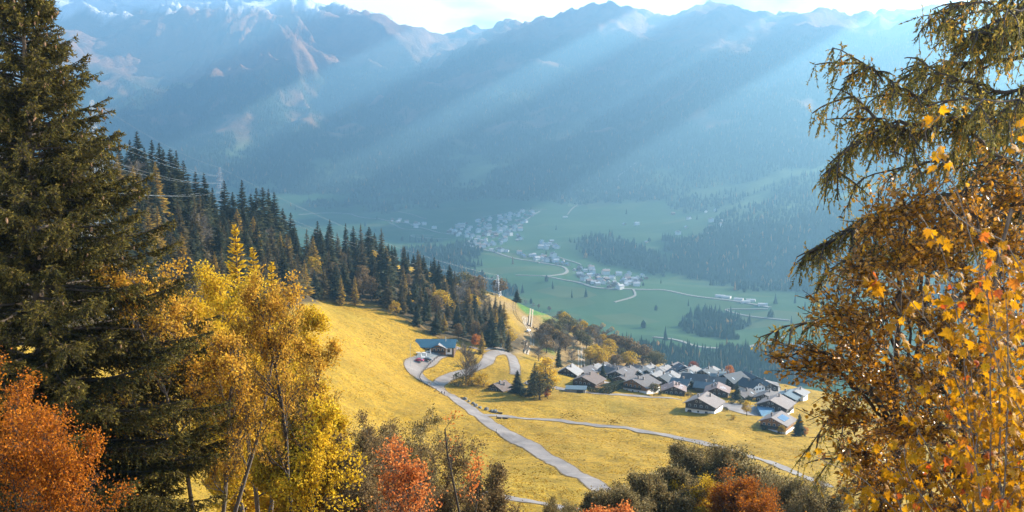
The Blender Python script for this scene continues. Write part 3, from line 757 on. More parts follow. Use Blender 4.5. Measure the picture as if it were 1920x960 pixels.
M_RUST = leafy('rust brown leaves', [(0.0, (0.07, 0.045, 0.022)), (0.5, (0.15, 0.095, 0.04)), (1.0, (0.27, 0.17, 0.06))], 0.3)
M_OLIV = leafy('olive leaves', [(0.0, (0.045, 0.04, 0.015)), (0.5, (0.11, 0.09, 0.03)), (1.0, (0.22, 0.17, 0.06))], 0.3)
M_GREY = leafy('grey brown twigs', [(0.0, (0.08, 0.065, 0.05)), (1.0, (0.22, 0.18, 0.14))], 0.1, 0.8, 0.1)
M_REDL = leafy('red leaves', [(0.0, (0.16, 0.04, 0.02)), (1.0, (0.34, 0.10, 0.05))], 0.35)
M_BARK = plain('bark', (0.075, 0.055, 0.04), 0.9, 0.1, nscale=6, namt=0.4)
M_PALEBARK = plain('pale bark', (0.20, 0.16, 0.12), 0.9, 0.1, nscale=8, namt=0.4)

QUAD = [(-.5, 0, 0), (0, .5, .12), (.5, 0, 0), (0, -.5, .12)]
LEAF = ([(0, 0, 0), (.28, .32, .06), (.22, .68, .05), (0, 1, -.04), (-.22, .68, .05), (-.28, .32, .06)], [(0, 1, 2, 3), (0, 3, 4, 5)])
def unit(v): return v / (np.linalg.norm(v, axis=-1, keepdims=True) + 1e-9)
def rnd_axes(n, r, flat=0.0):
    a = unit(r.normal(size=(n, 3)) * np.array([1, 1, 1 - flat])); b = unit(np.cross(a, r.normal(size=(n, 3)))); return a, b, np.cross(a, b)

def conifer_meshes(seed, H, R, m, dens=1.0, gap=0.0, droop=0.35, base=0.07, power=0.85):
    r = np.random.default_rng(seed); tr = MB()
    zz = np.linspace(0, H * 0.985, 9); wob = np.cumsum(r.normal(0, 0.02, (9, 2)), 0)
    P = np.column_stack([wob, zz]); rad = 0.017 * H * (1 - zz / H) + 0.02
    tr.segs(P[:-1], P[1:], rad[:-1], rad[1:], 6)
    b = MB(); nb = int(H / 0.42 * 6.5 * dens)
    t = np.sort(base + (1 - base) * (1 - r.uniform(0, 1, nb) ** 0.75 if False else r.uniform(0, 1, nb) ** 0.9))
    ph = r.uniform(0, 2 * pi, nb)
    lobes = 1 + 0.22 * np.sin(ph * 2 + seed) * np.sin(t * 9 + seed) + 0.16 * np.sin(ph * 3 + t * 23)
    ln = R * (1 - t) ** power * r.uniform(0.62, 1.12, nb) * lobes + 0.18
    if gap: ln *= np.where(r.uniform(0, 1, nb) < gap, 0.5, 1)
    d = np.stack([np.cos(ph), np.sin(ph), np.zeros(nb)], -1); side = np.stack([-np.sin(ph), np.cos(ph), np.zeros(nb)], -1)
    z0 = t * H
    for s0, s1 in ((0.0, 0.42), (0.25, 0.72), (0.5, 1.0)):
        mid = (s0 + s1) / 2; k = s1 - s0
        for sg in (-1, 1):
            el = (0.35 * t - droop * (1 - t) * mid * 1.6 + r.normal(0, .1, nb))
            pos = d * (ln * s0)[:, None] + np.stack([0 * ln, 0 * ln, z0 + (0.2 * t - droop * (1 - t) * s0) * ln * s0 * 1.2], -1)
            yaw = sg * r.uniform(0.12, 0.5, nb)
            dir_ = d * np.cos(yaw)[:, None] + side * np.sin(yaw)[:, None]; dir_[:, 2] += np.sin(el)
            dir_ = unit(dir_); lat = unit(np.cross(dir_, np.array([0, 0, 1.0])) + r.normal(0, .35, (nb, 3)))
            up = np.cross(lat, dir_)
            L_ = ln * k * r.uniform(.9, 1.3, nb); wdt = np.maximum(ln * 0.30, 0.22) * r.uniform(.7, 1.3, nb)
            b.cards([(0, 0, 0), (-.5, .35, -.18), (0, 1, -.1), (.5, .35, -.18)], [(0, 1, 2, 3)], pos, lat * wdt[:, None], dir_ * L_[:, None], up * wdt[:, None],
                    0, np.clip(0.15 + 0.5 * s1 + r.normal(0, .2, nb), 0, 1))
    return tr.mesh('trunk', M_BARK), b.mesh('crown', m)

def round_meshes(seed, H, R, m, n=46, per=26, leaf=0.55, base=0.28, elong=1.0, bark=None, holes=0.0):
    """broadleaf tree: trunk and limbs reaching lumpy clumps of leaves"""
    r = np.random.default_rng(seed); tr = MB(); b = MB()
    zc = H * (base + (1 - base) * 0.5); hz_ = H * (1 - base) * 0.5
    d = unit(r.normal(size=(n, 3))); rr_ = r.uniform(0.45, 1.0, n) ** 0.6
    c = d * rr_[:, None] * np.array([R, R, hz_]) * 0.86; taper = 1 - 0.25 * np.clip(c[:, 2:3] / hz_, -0.4, 1) * elong
    c[:, :2] *= taper; c[:, 2] += zc
    fork = H * base * 0.9
    tr.segs([(0, 0, -0.5)], [(0.05, 0, fork)], 0.028 * H, 0.02 * H, 7); tr.segs([(0.05, 0, fork)], [(0.1, 0.05, zc + hz_ * .4)], 0.02 * H, 0.006 * H, 6)
    for q in c[: n * 2 // 3]:
        s = np.array([0.05, 0, fork + r.uniform(0, 0.5) * (zc - fork)]); mid = s * .45 + q * .55 + np.array([0, 0, -0.05 * H]) * r.uniform(0, 1)
        tr.segs([s, mid], [mid, q], [0.009 * H, 0.005 * H], [0.005 * H, 0.0015 * H], 4)
    cr = R * r.uniform(0.2, 0.42, n)
    for i in range(n):
        k = max(6, int(per * r.uniform(.6, 1.3))); p = unit(r.normal(size=(k, 3))) * (r.uniform(0.25, 1, k) ** .5)[:, None] * cr[i] + c[i]
        a1, a2, a3 = rnd_axes(k, r, .35); s = leaf * r.uniform(.6, 1.35, k)
        b.cards(QUAD, [(0, 1, 2, 3)], p, a1 * s[:, None], a2 * (s * r.uniform(.6, 1, k))[:, None], a3 * s[:, None], 0, np.clip(r.normal(.5, .18, k) + r.normal(0, .12), 0, 1))
    return tr.mesh('trunk', bark or M_BARK), b.mesh('crown', m)

def bare_meshes(seed, H, R, m, n=260, bark=None, up=0.9):
    """nearly leafless tree: many fine upright twigs"""
    r = np.random.default_rng(seed); tr = MB(); b = MB()
    tr.segs([(0, 0, -.4)], [(0.1, 0, H * .8)], 0.018 * H, 0.004 * H, 6)
    k = int(n * .22); t = r.uniform(.1, .8, k); ph = r.uniform(0, 6.28, k); ln = R * r.uniform(.6, 1.1, k) * (1 - (t - .1) * .7)
    p0 = np.stack([0.1 * t, 0 * t, t * H], -1); d = unit(np.stack([np.cos(ph), np.sin(ph), up * r.uniform(.6, 1.4, k)], -1)); p1 = p0 + d * ln[:, None] * 1.3
    tr.segs(p0, p1, 0.006 * H, 0.0015 * H, 4)
    j = r.integers(0, k, n * 4); s = r.uniform(.2, 1, n * 4)[:, None]; q0 = p0[j] * (1 - s) + p1[j] * s
    dd = unit(d[j] + r.normal(0, .55, (n * 4, 3)) + np.array([0, 0, .4])); l = r.uniform(.05, .13, n * 4)[:, None] * H
    b.segs(q0, q0 + dd * l, 0.0022 * H, 0.001 * H, 3, 0, r.uniform(0, 1, n * 4))
    return tr.mesh('trunk', bark or M_PALEBARK), b.mesh('crown', m)

PROTO = {}
def proto(key, meshes, name):
    PROTO[key] = (name, meshes)
def plant(key, loc, rz=0.0, sc=1.0, label=None, cat='tree', group=None):
    name, (tm, cm) = PROTO[key]
    o = thing(name, label, cat, loc, rz, group); o.scale = (sc, sc, sc) if np.isscalar(sc) else sc
    link(bpy.data.objects.new('trunk', tm), o); link(bpy.data.objects.new('crown', cm), o)
    return o
for i in range(5): proto(f'spruce{i}', conifer_meshes(100 + i, 22, 4.3 + 0.4 * (i % 3), M_SPR, 1.5), 'spruce_tree')
for i in range(3): proto(f'brown{i}', conifer_meshes(120 + i, 22, 3.7 + 0.4 * i, M_BRN, 1.3, 0.3), 'larch_tree')
for i in range(3): proto(f'larch{i}', conifer_meshes(140 + i, 20, 3.6 + 0.3 * i, M_LAR, 1.3, 0.3, 0.25), 'larch_tree')
for k, m in (('gold', M_GOLD), ('rust', M_RUST), ('olive', M_OLIV), ('orange', M_ORNG), ('red', M_REDL)):
    for i in range(2): proto(f'{k}{i}', round_meshes(200 + 7 * i + len(k), 12, 4.6 - 0.6 * i, m, 50, 30, 0.62, 0.16 + .08 * i), 'broadleaf_tree')
for i in range(2): proto(f'tall_rust{i}', round_meshes(260 + i, 16, 3.6, m=M_RUST, n=60, per=30, leaf=.6, base=.2), 'broadleaf_tree')
M_GLOW = leafy('sunlit larch needles', [(0.0, (0.34, 0.20, 0.016)), (0.5, (0.58, 0.36, 0.02)), (1.0, (0.74, 0.50, 0.05))], 0.55)
proto('pillar0', round_meshes(271, 18, 3.3, M_GLOW, 70, 26, .5, .04, 1.5), 'larch_tree')
for i in range(2): proto(f'bare{i}', bare_meshes(280 + i, 14, 4.2, M_GREY), 'bare_tree')
for i in range(2): proto(f'goldbush{i}', round_meshes(300 + i, 4, 2.4, M_GOLD, 30, 26, .35, .05), 'bush')
for i in range(2): proto(f'olivebush{i}', round_meshes(310 + i, 4, 2.6, M_OLIV, 30, 26, .38, .05), 'bush')
for i in range(2): proto(f'greenbush{i}', round_meshes(320 + i, 3.5, 2.4, M_SPR, 26, 26, .38, .05), 'bush')
HT = lambda k: {'spruce': 22, 'brown': 22, 'larch': 20, 'gold': 12, 'rust': 12, 'olive': 12, 'orange': 12, 'red': 12, 'tall_rust': 16, 'bare': 14, 'goldbush': 4, 'olivebush': 4, 'greenbush': 3.5, 'pillar': 18}[k.rstrip('0123456789')]

TREES = []            # world points taken, to keep a distance
def px_tree(key, u, vb, vt, label, cat='tree', group=None, wide=1.0, dmin=230, at=None):
    """a tree whose foot is seen at (u, vb) on the terrain and whose top reaches picture height vt"""
    q = hit([u], [vb], dmin)[0] if at is None else np.array(at)
    if np.isnan(q[0]): return None
    _, zt = ray(u, vt); h = zt * q[1] - q[2]
    if group == 'trees on the brown shoulder': h = min(h, 15.0 if key[:6] == 'spruce' else 12.5)
    s = h / HT(key); TREES.append((q[0], q[1], h))
    return plant(key, q + np.array([0, 0, -0.15 * s]), random.Random(int(u * 7 + vb)).uniform(0, 6.28), (s * wide, s * wide, s), label, cat, group)

# single trees the photograph picks out
px_tree('gold0', 741, 592, 563, 'round golden tree standing alone at the top edge of the meadow')
px_tree('larch0', 640, 572, 515, 'left one of two golden larches before the dark wood above the meadow')
px_tree('larch1', 666, 572, 516, 'right one of two golden larches before the dark wood above the meadow')
px_tree('orange0', 893, 652, 626, 'round orange tree beside the hairpin road behind the larch', wide=1.1)
px_tree('larch2', 904, 664, 622, 'dark gold pointed tree standing right on the hairpin bend', wide=1.25)
px_tree('bare0', 874, 722, 634, 'tall grey leafless tree between the road and the small hut', wide=.8)
px_tree('bare1', 884, 722, 648, 'shorter grey leafless tree crowding the tall bare one', wide=.8)
px_tree('olivebush0', 860, 724, 700, 'olive bush at the foot of the bare trees by the road fork', 'bush')
px_tree('goldbush0', 886, 722, 696, 'pale yellow bush between the bare trees and the brightest bush', 'bush')
px_tree('goldbush1', 907, 724, 698, 'brightest yellow bush beside the small hut with chimney', 'bush')
px_tree('spruce0', 970, 738, 694, 'low broad dark conifer right of the small hut', wide=2.1)
px_tree('spruce1', 1003, 740, 678, 'slim dark spruce squeezed behind the golden tall tree', wide=1.5)
px_tree('pillar0', 1024, 744, 656, 'tall twisted golden larch lit by the sun above the village road', wide=1.5)
px_tree('olive0', 1012, 749, 698, 'olive broadleaf tree at the foot of the tall golden larch', wide=1.5)
px_tree('orange1', 1026, 748, 726, 'small rust orange shrub at the foot of the tall golden larch', 'bush', wide=1.1)
px_tree('greenbush0', 985, 744, 728, 'dark rounded bush in the shade before the low broad conifer', 'bush')
px_tree('spruce2', 1047, 690, 652, 'dark spruce behind the golden larch on the brown slope', wide=1.1)
px_tree('spruce3', 1130, 708, 681, 'dark round conifer among the first roofs of the village', wide=1.5)
px_tree('gold1', 1400, 780, 750, 'round golden tree on the lawn beside the blue court', wide=1.0)
px_tree('spruce4', 1382, 750, 714, 'dark spruce between the roofs of the village centre', wide=1.25)
px_tree('goldbush1', 1375, 787, 777, 'small yellow bush on the lawn left of the round golden tree', 'bush')
px_tree('gold0', 1465, 815, 796, 'yellow bushy tree at the corner of the chalet with solar panels', wide=1.15)
px_tree('spruce2', 1498, 818, 775, 'dark spruce right of the chalet with solar panels', wide=1.5)
px_tree('orange0', 1510, 818, 800, 'orange shrub under the dark spruce by the solar chalet', 'bush')
px_tree('olive1', 1226, 742, 717, 'olive bush tree before the large white and timber chalet', wide=1.3)
px_tree('greenbush1', 1404, 752, 741, 'dark green bush beside the village spruce', 'bush')
px_tree('greenbush0', 1361, 770, 762, 'dark clipped bush at the corner of the pale roofed chalet', 'bush')
px_tree('orange0', 1367, 708, 684, 'orange gold tree at the far edge of the village roofs', wide=1.1, dmin=560)
px_tree('red0', 1300, 697, 676, 'dull red tree behind the village roofs', wide=1.3, dmin=600)
px_tree('bare1', 1400, 706, 684, 'grey leafless tree beyond the village beside the curved road', wide=1.5, dmin=600)
px_tree('bare0', 1425, 708, 687, 'pale leafless tree right of its grey neighbour beyond the village', wide=1.5, dmin=600)

# the brown shoulder behind the meadow: broadleaf trees along its tracks
SH = [('tall_rust0', 1010, 578, 543, .9, 'slim rust tree at the top corner of the green field'), ('tall_rust1', 1030, 583, 544, 1.3, 'broad rust tree beside the top corner of the green field'),
      ('rust0', 1048, 592, 566, .9, 'small rust tree below the green field corner'), ('tall_rust0', 1063, 596, 566, 1.1, 'grey rust tree on the skyline past the green field'),
      ('tall_rust1', 1088, 606, 572, 1.2, 'round topped rust tree beside a dark spruce on the skyline'), ('spruce1', 1101, 622, 590, 1.2, 'dark spruce standing at the upper end of the rutted track'),
      ('gold1', 1130, 615, 592, 1.2, 'golden crowned tree on the brown shoulder skyline'), ('gold0', 1147, 622, 594, 1.0, 'second golden crowned tree on the brown shoulder skyline'),
      ('gold1', 1157, 630, 602, .8, 'small bright golden tree ending the golden skyline group'), ('rust1', 1024, 640, 608, 1.0, 'left rust tree of the copse inside the track bend'),
      ('tall_rust1', 1038, 648, 602, 1.0, 'tallest rust tree of the copse inside the track bend'), ('tall_rust0', 1050, 655, 605, 1.0, 'gold edged rust tree of the copse inside the track bend'),
      ('rust0', 1060, 657, 632, .9, 'low rust tree at the foot of the track bend copse'), ('olive0', 1075, 628, 600, .9, 'thin olive tree on the open brown slope'),
      ('olive1', 1100, 655, 630, .9, 'olive tree hiding part of the rutted track'), ('gold1', 1107, 682, 652, .95, 'yellow olive tree beside the lower end of the rutted track'),
      ('gold0', 1137, 678, 649, 1.25, 'round golden olive tree above the village roofs'), ('rust0', 1150, 655, 628, 1.3, 'broad rust tree on the wooded flank of the shoulder'),
      ('rust1', 1165, 660, 632, 1.4, 'dull rust tree beside the broad one on the flank'), ('rust1', 1182, 668, 632, 1.2, 'tall brown tree low on the wooded flank'),
      ('gold1', 1180, 690, 661, 1.3, 'round golden tree close behind the village roofs'), ('rust0', 1204, 680, 648, 1.4, 'rust tree with lit crown behind the village roofs'),
      ('olive0', 1228, 688, 660, 1.4, 'olive tree at the end of the row behind the village'), ('bare1', 1120, 640, 610, 1.4, 'grey leafless tree beneath the golden skyline group'),
      ('bare0', 1135, 645, 618, 1.5, 'second grey leafless tree beneath the golden skyline group'), ('rust1', 968, 560, 540, 1.0, 'rust tree under the cable mast on the shoulder top'),
      ('spruce3', 969, 567, 545, 1.5, 'lone dark spruce on the shoulder top by the dirt track'), ('rust0', 937, 553, 524, 1.1, 'round rust tree just below the cable mast'),
      ('bare1', 952, 556, 538, 1.1, 'grey leafless tree on the shoulder crest beside the cable mast tree'), ('bare0', 985, 570, 554, 1.4, 'low grey thicket tree on the skyline left of the green field'),
      ('bare0', 1000, 576, 556, 1.4, 'low grey thicket tree on the skyline beside the green field'), ('spruce2', 1170, 648, 622, 1.0, 'dark spruce on the outer edge of the shoulder'),
      ('spruce0', 1190, 655, 630, 1.0, 'second dark spruce on the outer edge of the shoulder'), ('spruce1', 1214, 664, 640, 1.0, 'third dark spruce on the outer edge of the shoulder'),
      ('spruce3', 1231, 672, 648, 1.0, 'fourth dark spruce on the outer edge of the shoulder'), ('spruce4', 1246, 680, 650, 1.0, 'last dark spruce on the outer edge of the shoulder'),
      ('bare1', 1072, 680, 655, 1.3, 'grey brown thicket tree left of the lower rutted track'), ('bare0', 1010, 676, 648, 1.4, 'grey brown thicket tree on the slope above the golden larch'),
      ('bare1', 985, 660, 636, 1.3, 'grey thicket tree beside the foot of the upper track'), ('rust1', 1155, 690, 668, 1.2, 'brown bush tree directly behind the first village roofs')]
for key, u, vb, vt, wd, lab in SH: px_tree(key, u, vb + 1, vt - 3, lab, 'tree', 'trees on the brown shoulder', wd * 1.35)
uu = rng.uniform(960, 1260, 900); vv = rng.uniform(575, 692, 900); k = inpoly(uu, vv, [(1010, 580), (1060, 595), (1170, 645), (1255, 684), (1250, 692), (1120, 690), (1105, 650), (1050, 665), (1010, 660), (1008, 640), (1020, 615), (1050, 612), (1060, 600)])
n_ = 0
for q, u in zip(hit(uu[k], vv[k], 500), uu[k]):
    if np.isnan(q[0]) or q[1] > 900 or any((q[0] - p[0]) ** 2 + (q[1] - p[1]) ** 2 < 6.5 ** 2 for p in TREES) or n_ > 60: continue
    key, kind = [('bare', 'leafless grey'), ('rust', 'rust coloured'), ('olive', 'dull olive'), ('bare', 'leafless grey'), ('gold', 'yellowish')][n_ % 5]; h = rng.uniform(6, 11); s = h / HT(key); n_ += 1
    TREES.append((q[0], q[1], h)); lab = kind + (' thicket tree on the upper brown shoulder' if u < 1090 else ' thicket tree on the wooded flank below the golden skyline group')
    plant(key + str(n_ % 2), q, n_, (s * 1.35, s * 1.35, s), lab, 'tree', 'thicket on the shoulder, ' + lab)

# skyline conifers of the shoulder, one by one
SKY = [(222, 262), (243, 252), (256, 249), (270, 262), (284, 258), (298, 262), (306, 268), (318, 264), (330, 270), (343, 304), (352, 318), (366, 318), (382, 330), (398, 340), (420, 338), (436, 350), (453, 333),
       (470, 348), (480, 336), (492, 350), (503, 342), (514, 360), (530, 380), (545, 402), (556, 420), (600, 424), (618, 418), (632, 424), (648, 418), (662, 414), (676, 422), (690, 428), (702, 432), (715, 434), (728, 445),
       (740, 460), (758, 470), (775, 480), (808, 474), (590, 425), (765, 478), (788, 492)]
for i, (u, vt) in enumerate(SKY):
    d = np.interp(u, [100, 250, 480, 600, 720, 830], [480, 490, 590, 675, 735, 775]) + (i % 3) * 6; vt = vt + [0, 9, -4, 14, 3, -7, 11][i % 7]
    x, _ = ray(u, vt); g = ground(x * d, d)[0]
    key = 'spruce%d' % (i % 5) if u < 600 or i % 3 else 'brown%d' % (i % 3)
    _, zt = ray(u, vt); h = zt * d - g
    if h < 9: d += 10; h = 14
    if h > 34: h = 34
    s = h / 22; TREES.append((x * d, d, h))
    plant(key, (x * d, d, g - .2), i * 1.3, (s * [1.0, 1.3, 1.15, 1.45][i % 4],) * 2 + (s,), ('dark spruce' if key[0] == 's' else 'brown tinged larch') + (' on the wooded skyline above the power lines' if u < 400 else ' on the wooded skyline over the yellow trees' if u < 580 else
          ' on the wooded skyline before the large valley village'), 'tree', 'skyline conifers of the shoulder')

# the wood itself
pts = []
uu = rng.uniform(150, 985, 14000); vv = rng.uniform(300, 668, 14000)
WOODP = [(60, 300), (240, 340), (480, 435), (600, 468), (720, 505), (830, 532), (905, 557), (935, 592), (962, 640), (955, 660), (905, 648), (850, 638), (800, 622), (740, 583), (700, 566), (600, 560), (480, 600), (100, 600)]
ok = inpoly(uu, vv, WOODP); H = hit(uu[ok], vv[ok], 300); uu = uu[ok]; vv = vv[ok]
cnt = 0
for q, u, v in zip(H, uu, vv):
    if cnt >= 300 or np.isnan(q[0]) or q[1] > 900: continue
    mind = 7.0 if q[1] < 640 else 8.2
    if any((q[0] - p[0]) ** 2 + (q[1] - p[1]) ** 2 < mind ** 2 for p in TREES): continue
    if 500 < u < 560 and v > 560: continue
    h = rng.uniform(13, 25) * (.8 if u > 800 else 1); f = rng.uniform()
    right = smooth01((u - 640) / 260.0)
    edge = inpoly([u], [v + 16], WOODP)[0]
    if u < 560: key = 'spruce' if f < .55 else 'brown' if f < .86 else 'larch' if f < .96 else 'bare'
    else: key = 'spruce' if f < .55 - .12 * right else 'brown' if f < .85 - .1 * right else 'larch' if f < .89 else 'tall_rust' if f < .97 else 'gold'
    if u > 860 and v < 580: key = ['tall_rust', 'rust', 'bare', 'olive'][int(f * 4)]
    n_ = {'spruce': 5, 'brown': 3, 'larch': 3}.get(key, 2)
    if key == 'bare' and u < 560: h = rng.uniform(12, 18)
    elif key in ('tall_rust', 'rust', 'bare', 'olive', 'gold'): h = rng.uniform(9, 15)
    zone = ('in the steep wood left behind the yellow trees' if u < 420 else 'in the wood right behind the yellow trees' if u < 600 else
            'in the dense wood directly above the meadow' if u < 790 else 'in the dark wood behind the restaurant roof' if u < 880 else 'in the mixed wood above the hairpin road')
    lab = {'spruce': 'dark spruce ', 'brown': 'brown tinged larch ', 'larch': 'golden larch ', 'tall_rust': 'rust coloured broadleaf tree ', 'gold': 'golden broadleaf tree ', 'rust': 'low rust coloured tree ', 'bare': 'leafless grey tree ', 'olive': 'olive broadleaf tree '}[key] + zone
    k = key + str(rng.integers(0, n_)); s = h / HT(k); TREES.append((q[0], q[1], h)); cnt += 1
    plant(k, q - np.array([0, 0, .3]), rng.uniform(0, 6.28), (s * rng.uniform(1.1, 1.5),) * 2 + (s,), lab, 'tree', 'trees of the shoulder wood, ' + lab.split(' in the')[0])

for key, u, vb, vt, lab in [('greenbush0', 1240, 740, 731, 'small dark bush beside the olive bush tree and the striped chalet'), ('olivebush0', 1290, 742, 732, 'olive bush between the two chalets with striped roofs'), ('goldbush0', 1330, 752, 744, 'yellow bush behind the pale roofed chalet'),
                            ('greenbush1', 1372, 757, 748, 'dark bush at the upper edge of the paved yard'), ('olivebush1', 1388, 758, 747, 'olive bush beside the paved yard below the village spruce'), ('goldbush1', 1420, 764, 755, 'yellowish bush behind the blue court'),
                            ('greenbush0', 1300, 746, 738, 'dark low bush at the roadside left of the pale roofed chalet'), ('olivebush0', 1122, 724, 714, 'olive bush at the corner of the dark brown chalet'), ('greenbush1', 1150, 716, 706, 'dark bush before the white walled house'),
                            ('olivebush1', 1475, 775, 764, 'olive bush right of the grey gabled chalet'), ('greenbush1', 1432, 806, 797, 'dark bush at the meadow side corner of the solar chalet')]:
    px_tree(key, u, vb, vt, lab, 'bush', None, 1.2)
# ---------------------------------------------------------------- the village, the restaurant and the hut
def roofmat(name, c, rough=0.75, spec=0.2):
    def b(h):
        tc = h.n('ShaderNodeTexCoord').outputs['Object']
        br = h.n('ShaderNodeTexBrick'); br.inputs['Scale'].default_value = 1.6; br.inputs['Mortar Size'].default_value = 0.03
        br.inputs['Color1'].default_value = (*[x * .82 for x in c], 1); br.inputs['Color2'].default_value = (*[min(1, x * 1.15) for x in c], 1); br.inputs['Mortar'].default_value = (*[x * .6 for x in c], 1)
        h.l(tc, br.inputs['Vector'])
        f = noisef(h, 0.5, 5, 0.65, tc)
        col = mixc(h, ramp(h, f, [(0.4, (0, 0, 0)), (0.75, (0.7, 0.7, 0.7))]), br.outputs['Color'], tuple(x * 0.62 for x in c))
        return prin(h, col, rough, spec)
    return mat(name, b)
R_ = {'pale': roofmat('pale stone roof', (0.20, 0.165, 0.148)), 'grey': roofmat('grey slate roof', (0.115, 0.10, 0.096)), 'dark': roofmat('dark slate roof', (0.05, 0.057, 0.064), .65, .25),
      'brown': roofmat('brown shingle roof', (0.13, 0.095, 0.08)), 'pink': roofmat('reddish stone roof', (0.20, 0.14, 0.125)), 'teal': roofmat('blue grey metal roof', (0.07, 0.105, 0.125), .6, .25),
      'blue': roofmat('blue metal roof', (0.03, 0.10, 0.145), 0.55, 0.3), 'white': roofmat('whitish slate and sunlit roof', (0.23, 0.215, 0.205))}
def m_wood(c):
    def b(h):
        tc = h.n('ShaderNodeTexCoord').outputs['Object']; mp_ = h.n('ShaderNodeMapping'); mp_.inputs['Scale'].default_value = (0.6, 0.6, 7.0); h.l(tc, mp_.inputs['Vector'])
        f = noisef(h, 1.5, 4, .6, mp_.outputs['Vector'])
        return prin(h, ramp(h, f, [(0.3, tuple(x * .6 for x in c)), (0.7, tuple(x * 1.3 for x in c))]), 0.75, 0.2)
    return b
W_ = {'brown': mat('brown timber', m_wood((0.085, 0.045, 0.025))), 'dark': mat('dark timber', m_wood((0.05, 0.035, 0.028))), 'honey': mat('honey timber', m_wood((0.26, 0.12, 0.04))),
      'white': plain('white plaster', (0.72, 0.70, 0.67), 0.85, 0.2, nscale=0.8, namt=0.1), 'grey': plain('grey stone wall', (0.25, 0.23, 0.21), 0.9, 0.2, nscale=1.5, namt=0.3)}
M_GLASS = plain('window glass', (0.03, 0.04, 0.05), 0.1, 0.8)
M_FRAME = plain('pale window frame', (0.55, 0.5, 0.44), 0.6)
M_STEEL = plain('galvanised steel', (0.42, 0.43, 0.44), 0.45, 0.5, 0.6)
M_SOLAR = plain('solar glass', (0.03, 0.05, 0.09), 0.15, 0.9)
M_CHIM = plain('chimney stone', (0.2, 0.17, 0.15), 0.85, 0.2, nscale=3)

wb = MB(); wb.box((0, 0, 0), (1.1, 0.1, 1.25))
WIN = wb.mesh('window', M_FRAME)
gb = MB(); gb.box((0, -0.03, 0), (0.86, 0.1, 1.0)); GLS = gb.mesh('pane', M_GLASS)
def window(parent, x, y, z, rz, s=1.0):
    w = link(bpy.data.objects.new('window', WIN), parent); w.location = (x, y, z); w.rotation_euler = (0, 0, rz); w.scale = (s, 1, s)
    link(bpy.data.objects.new('pane', GLS), w)

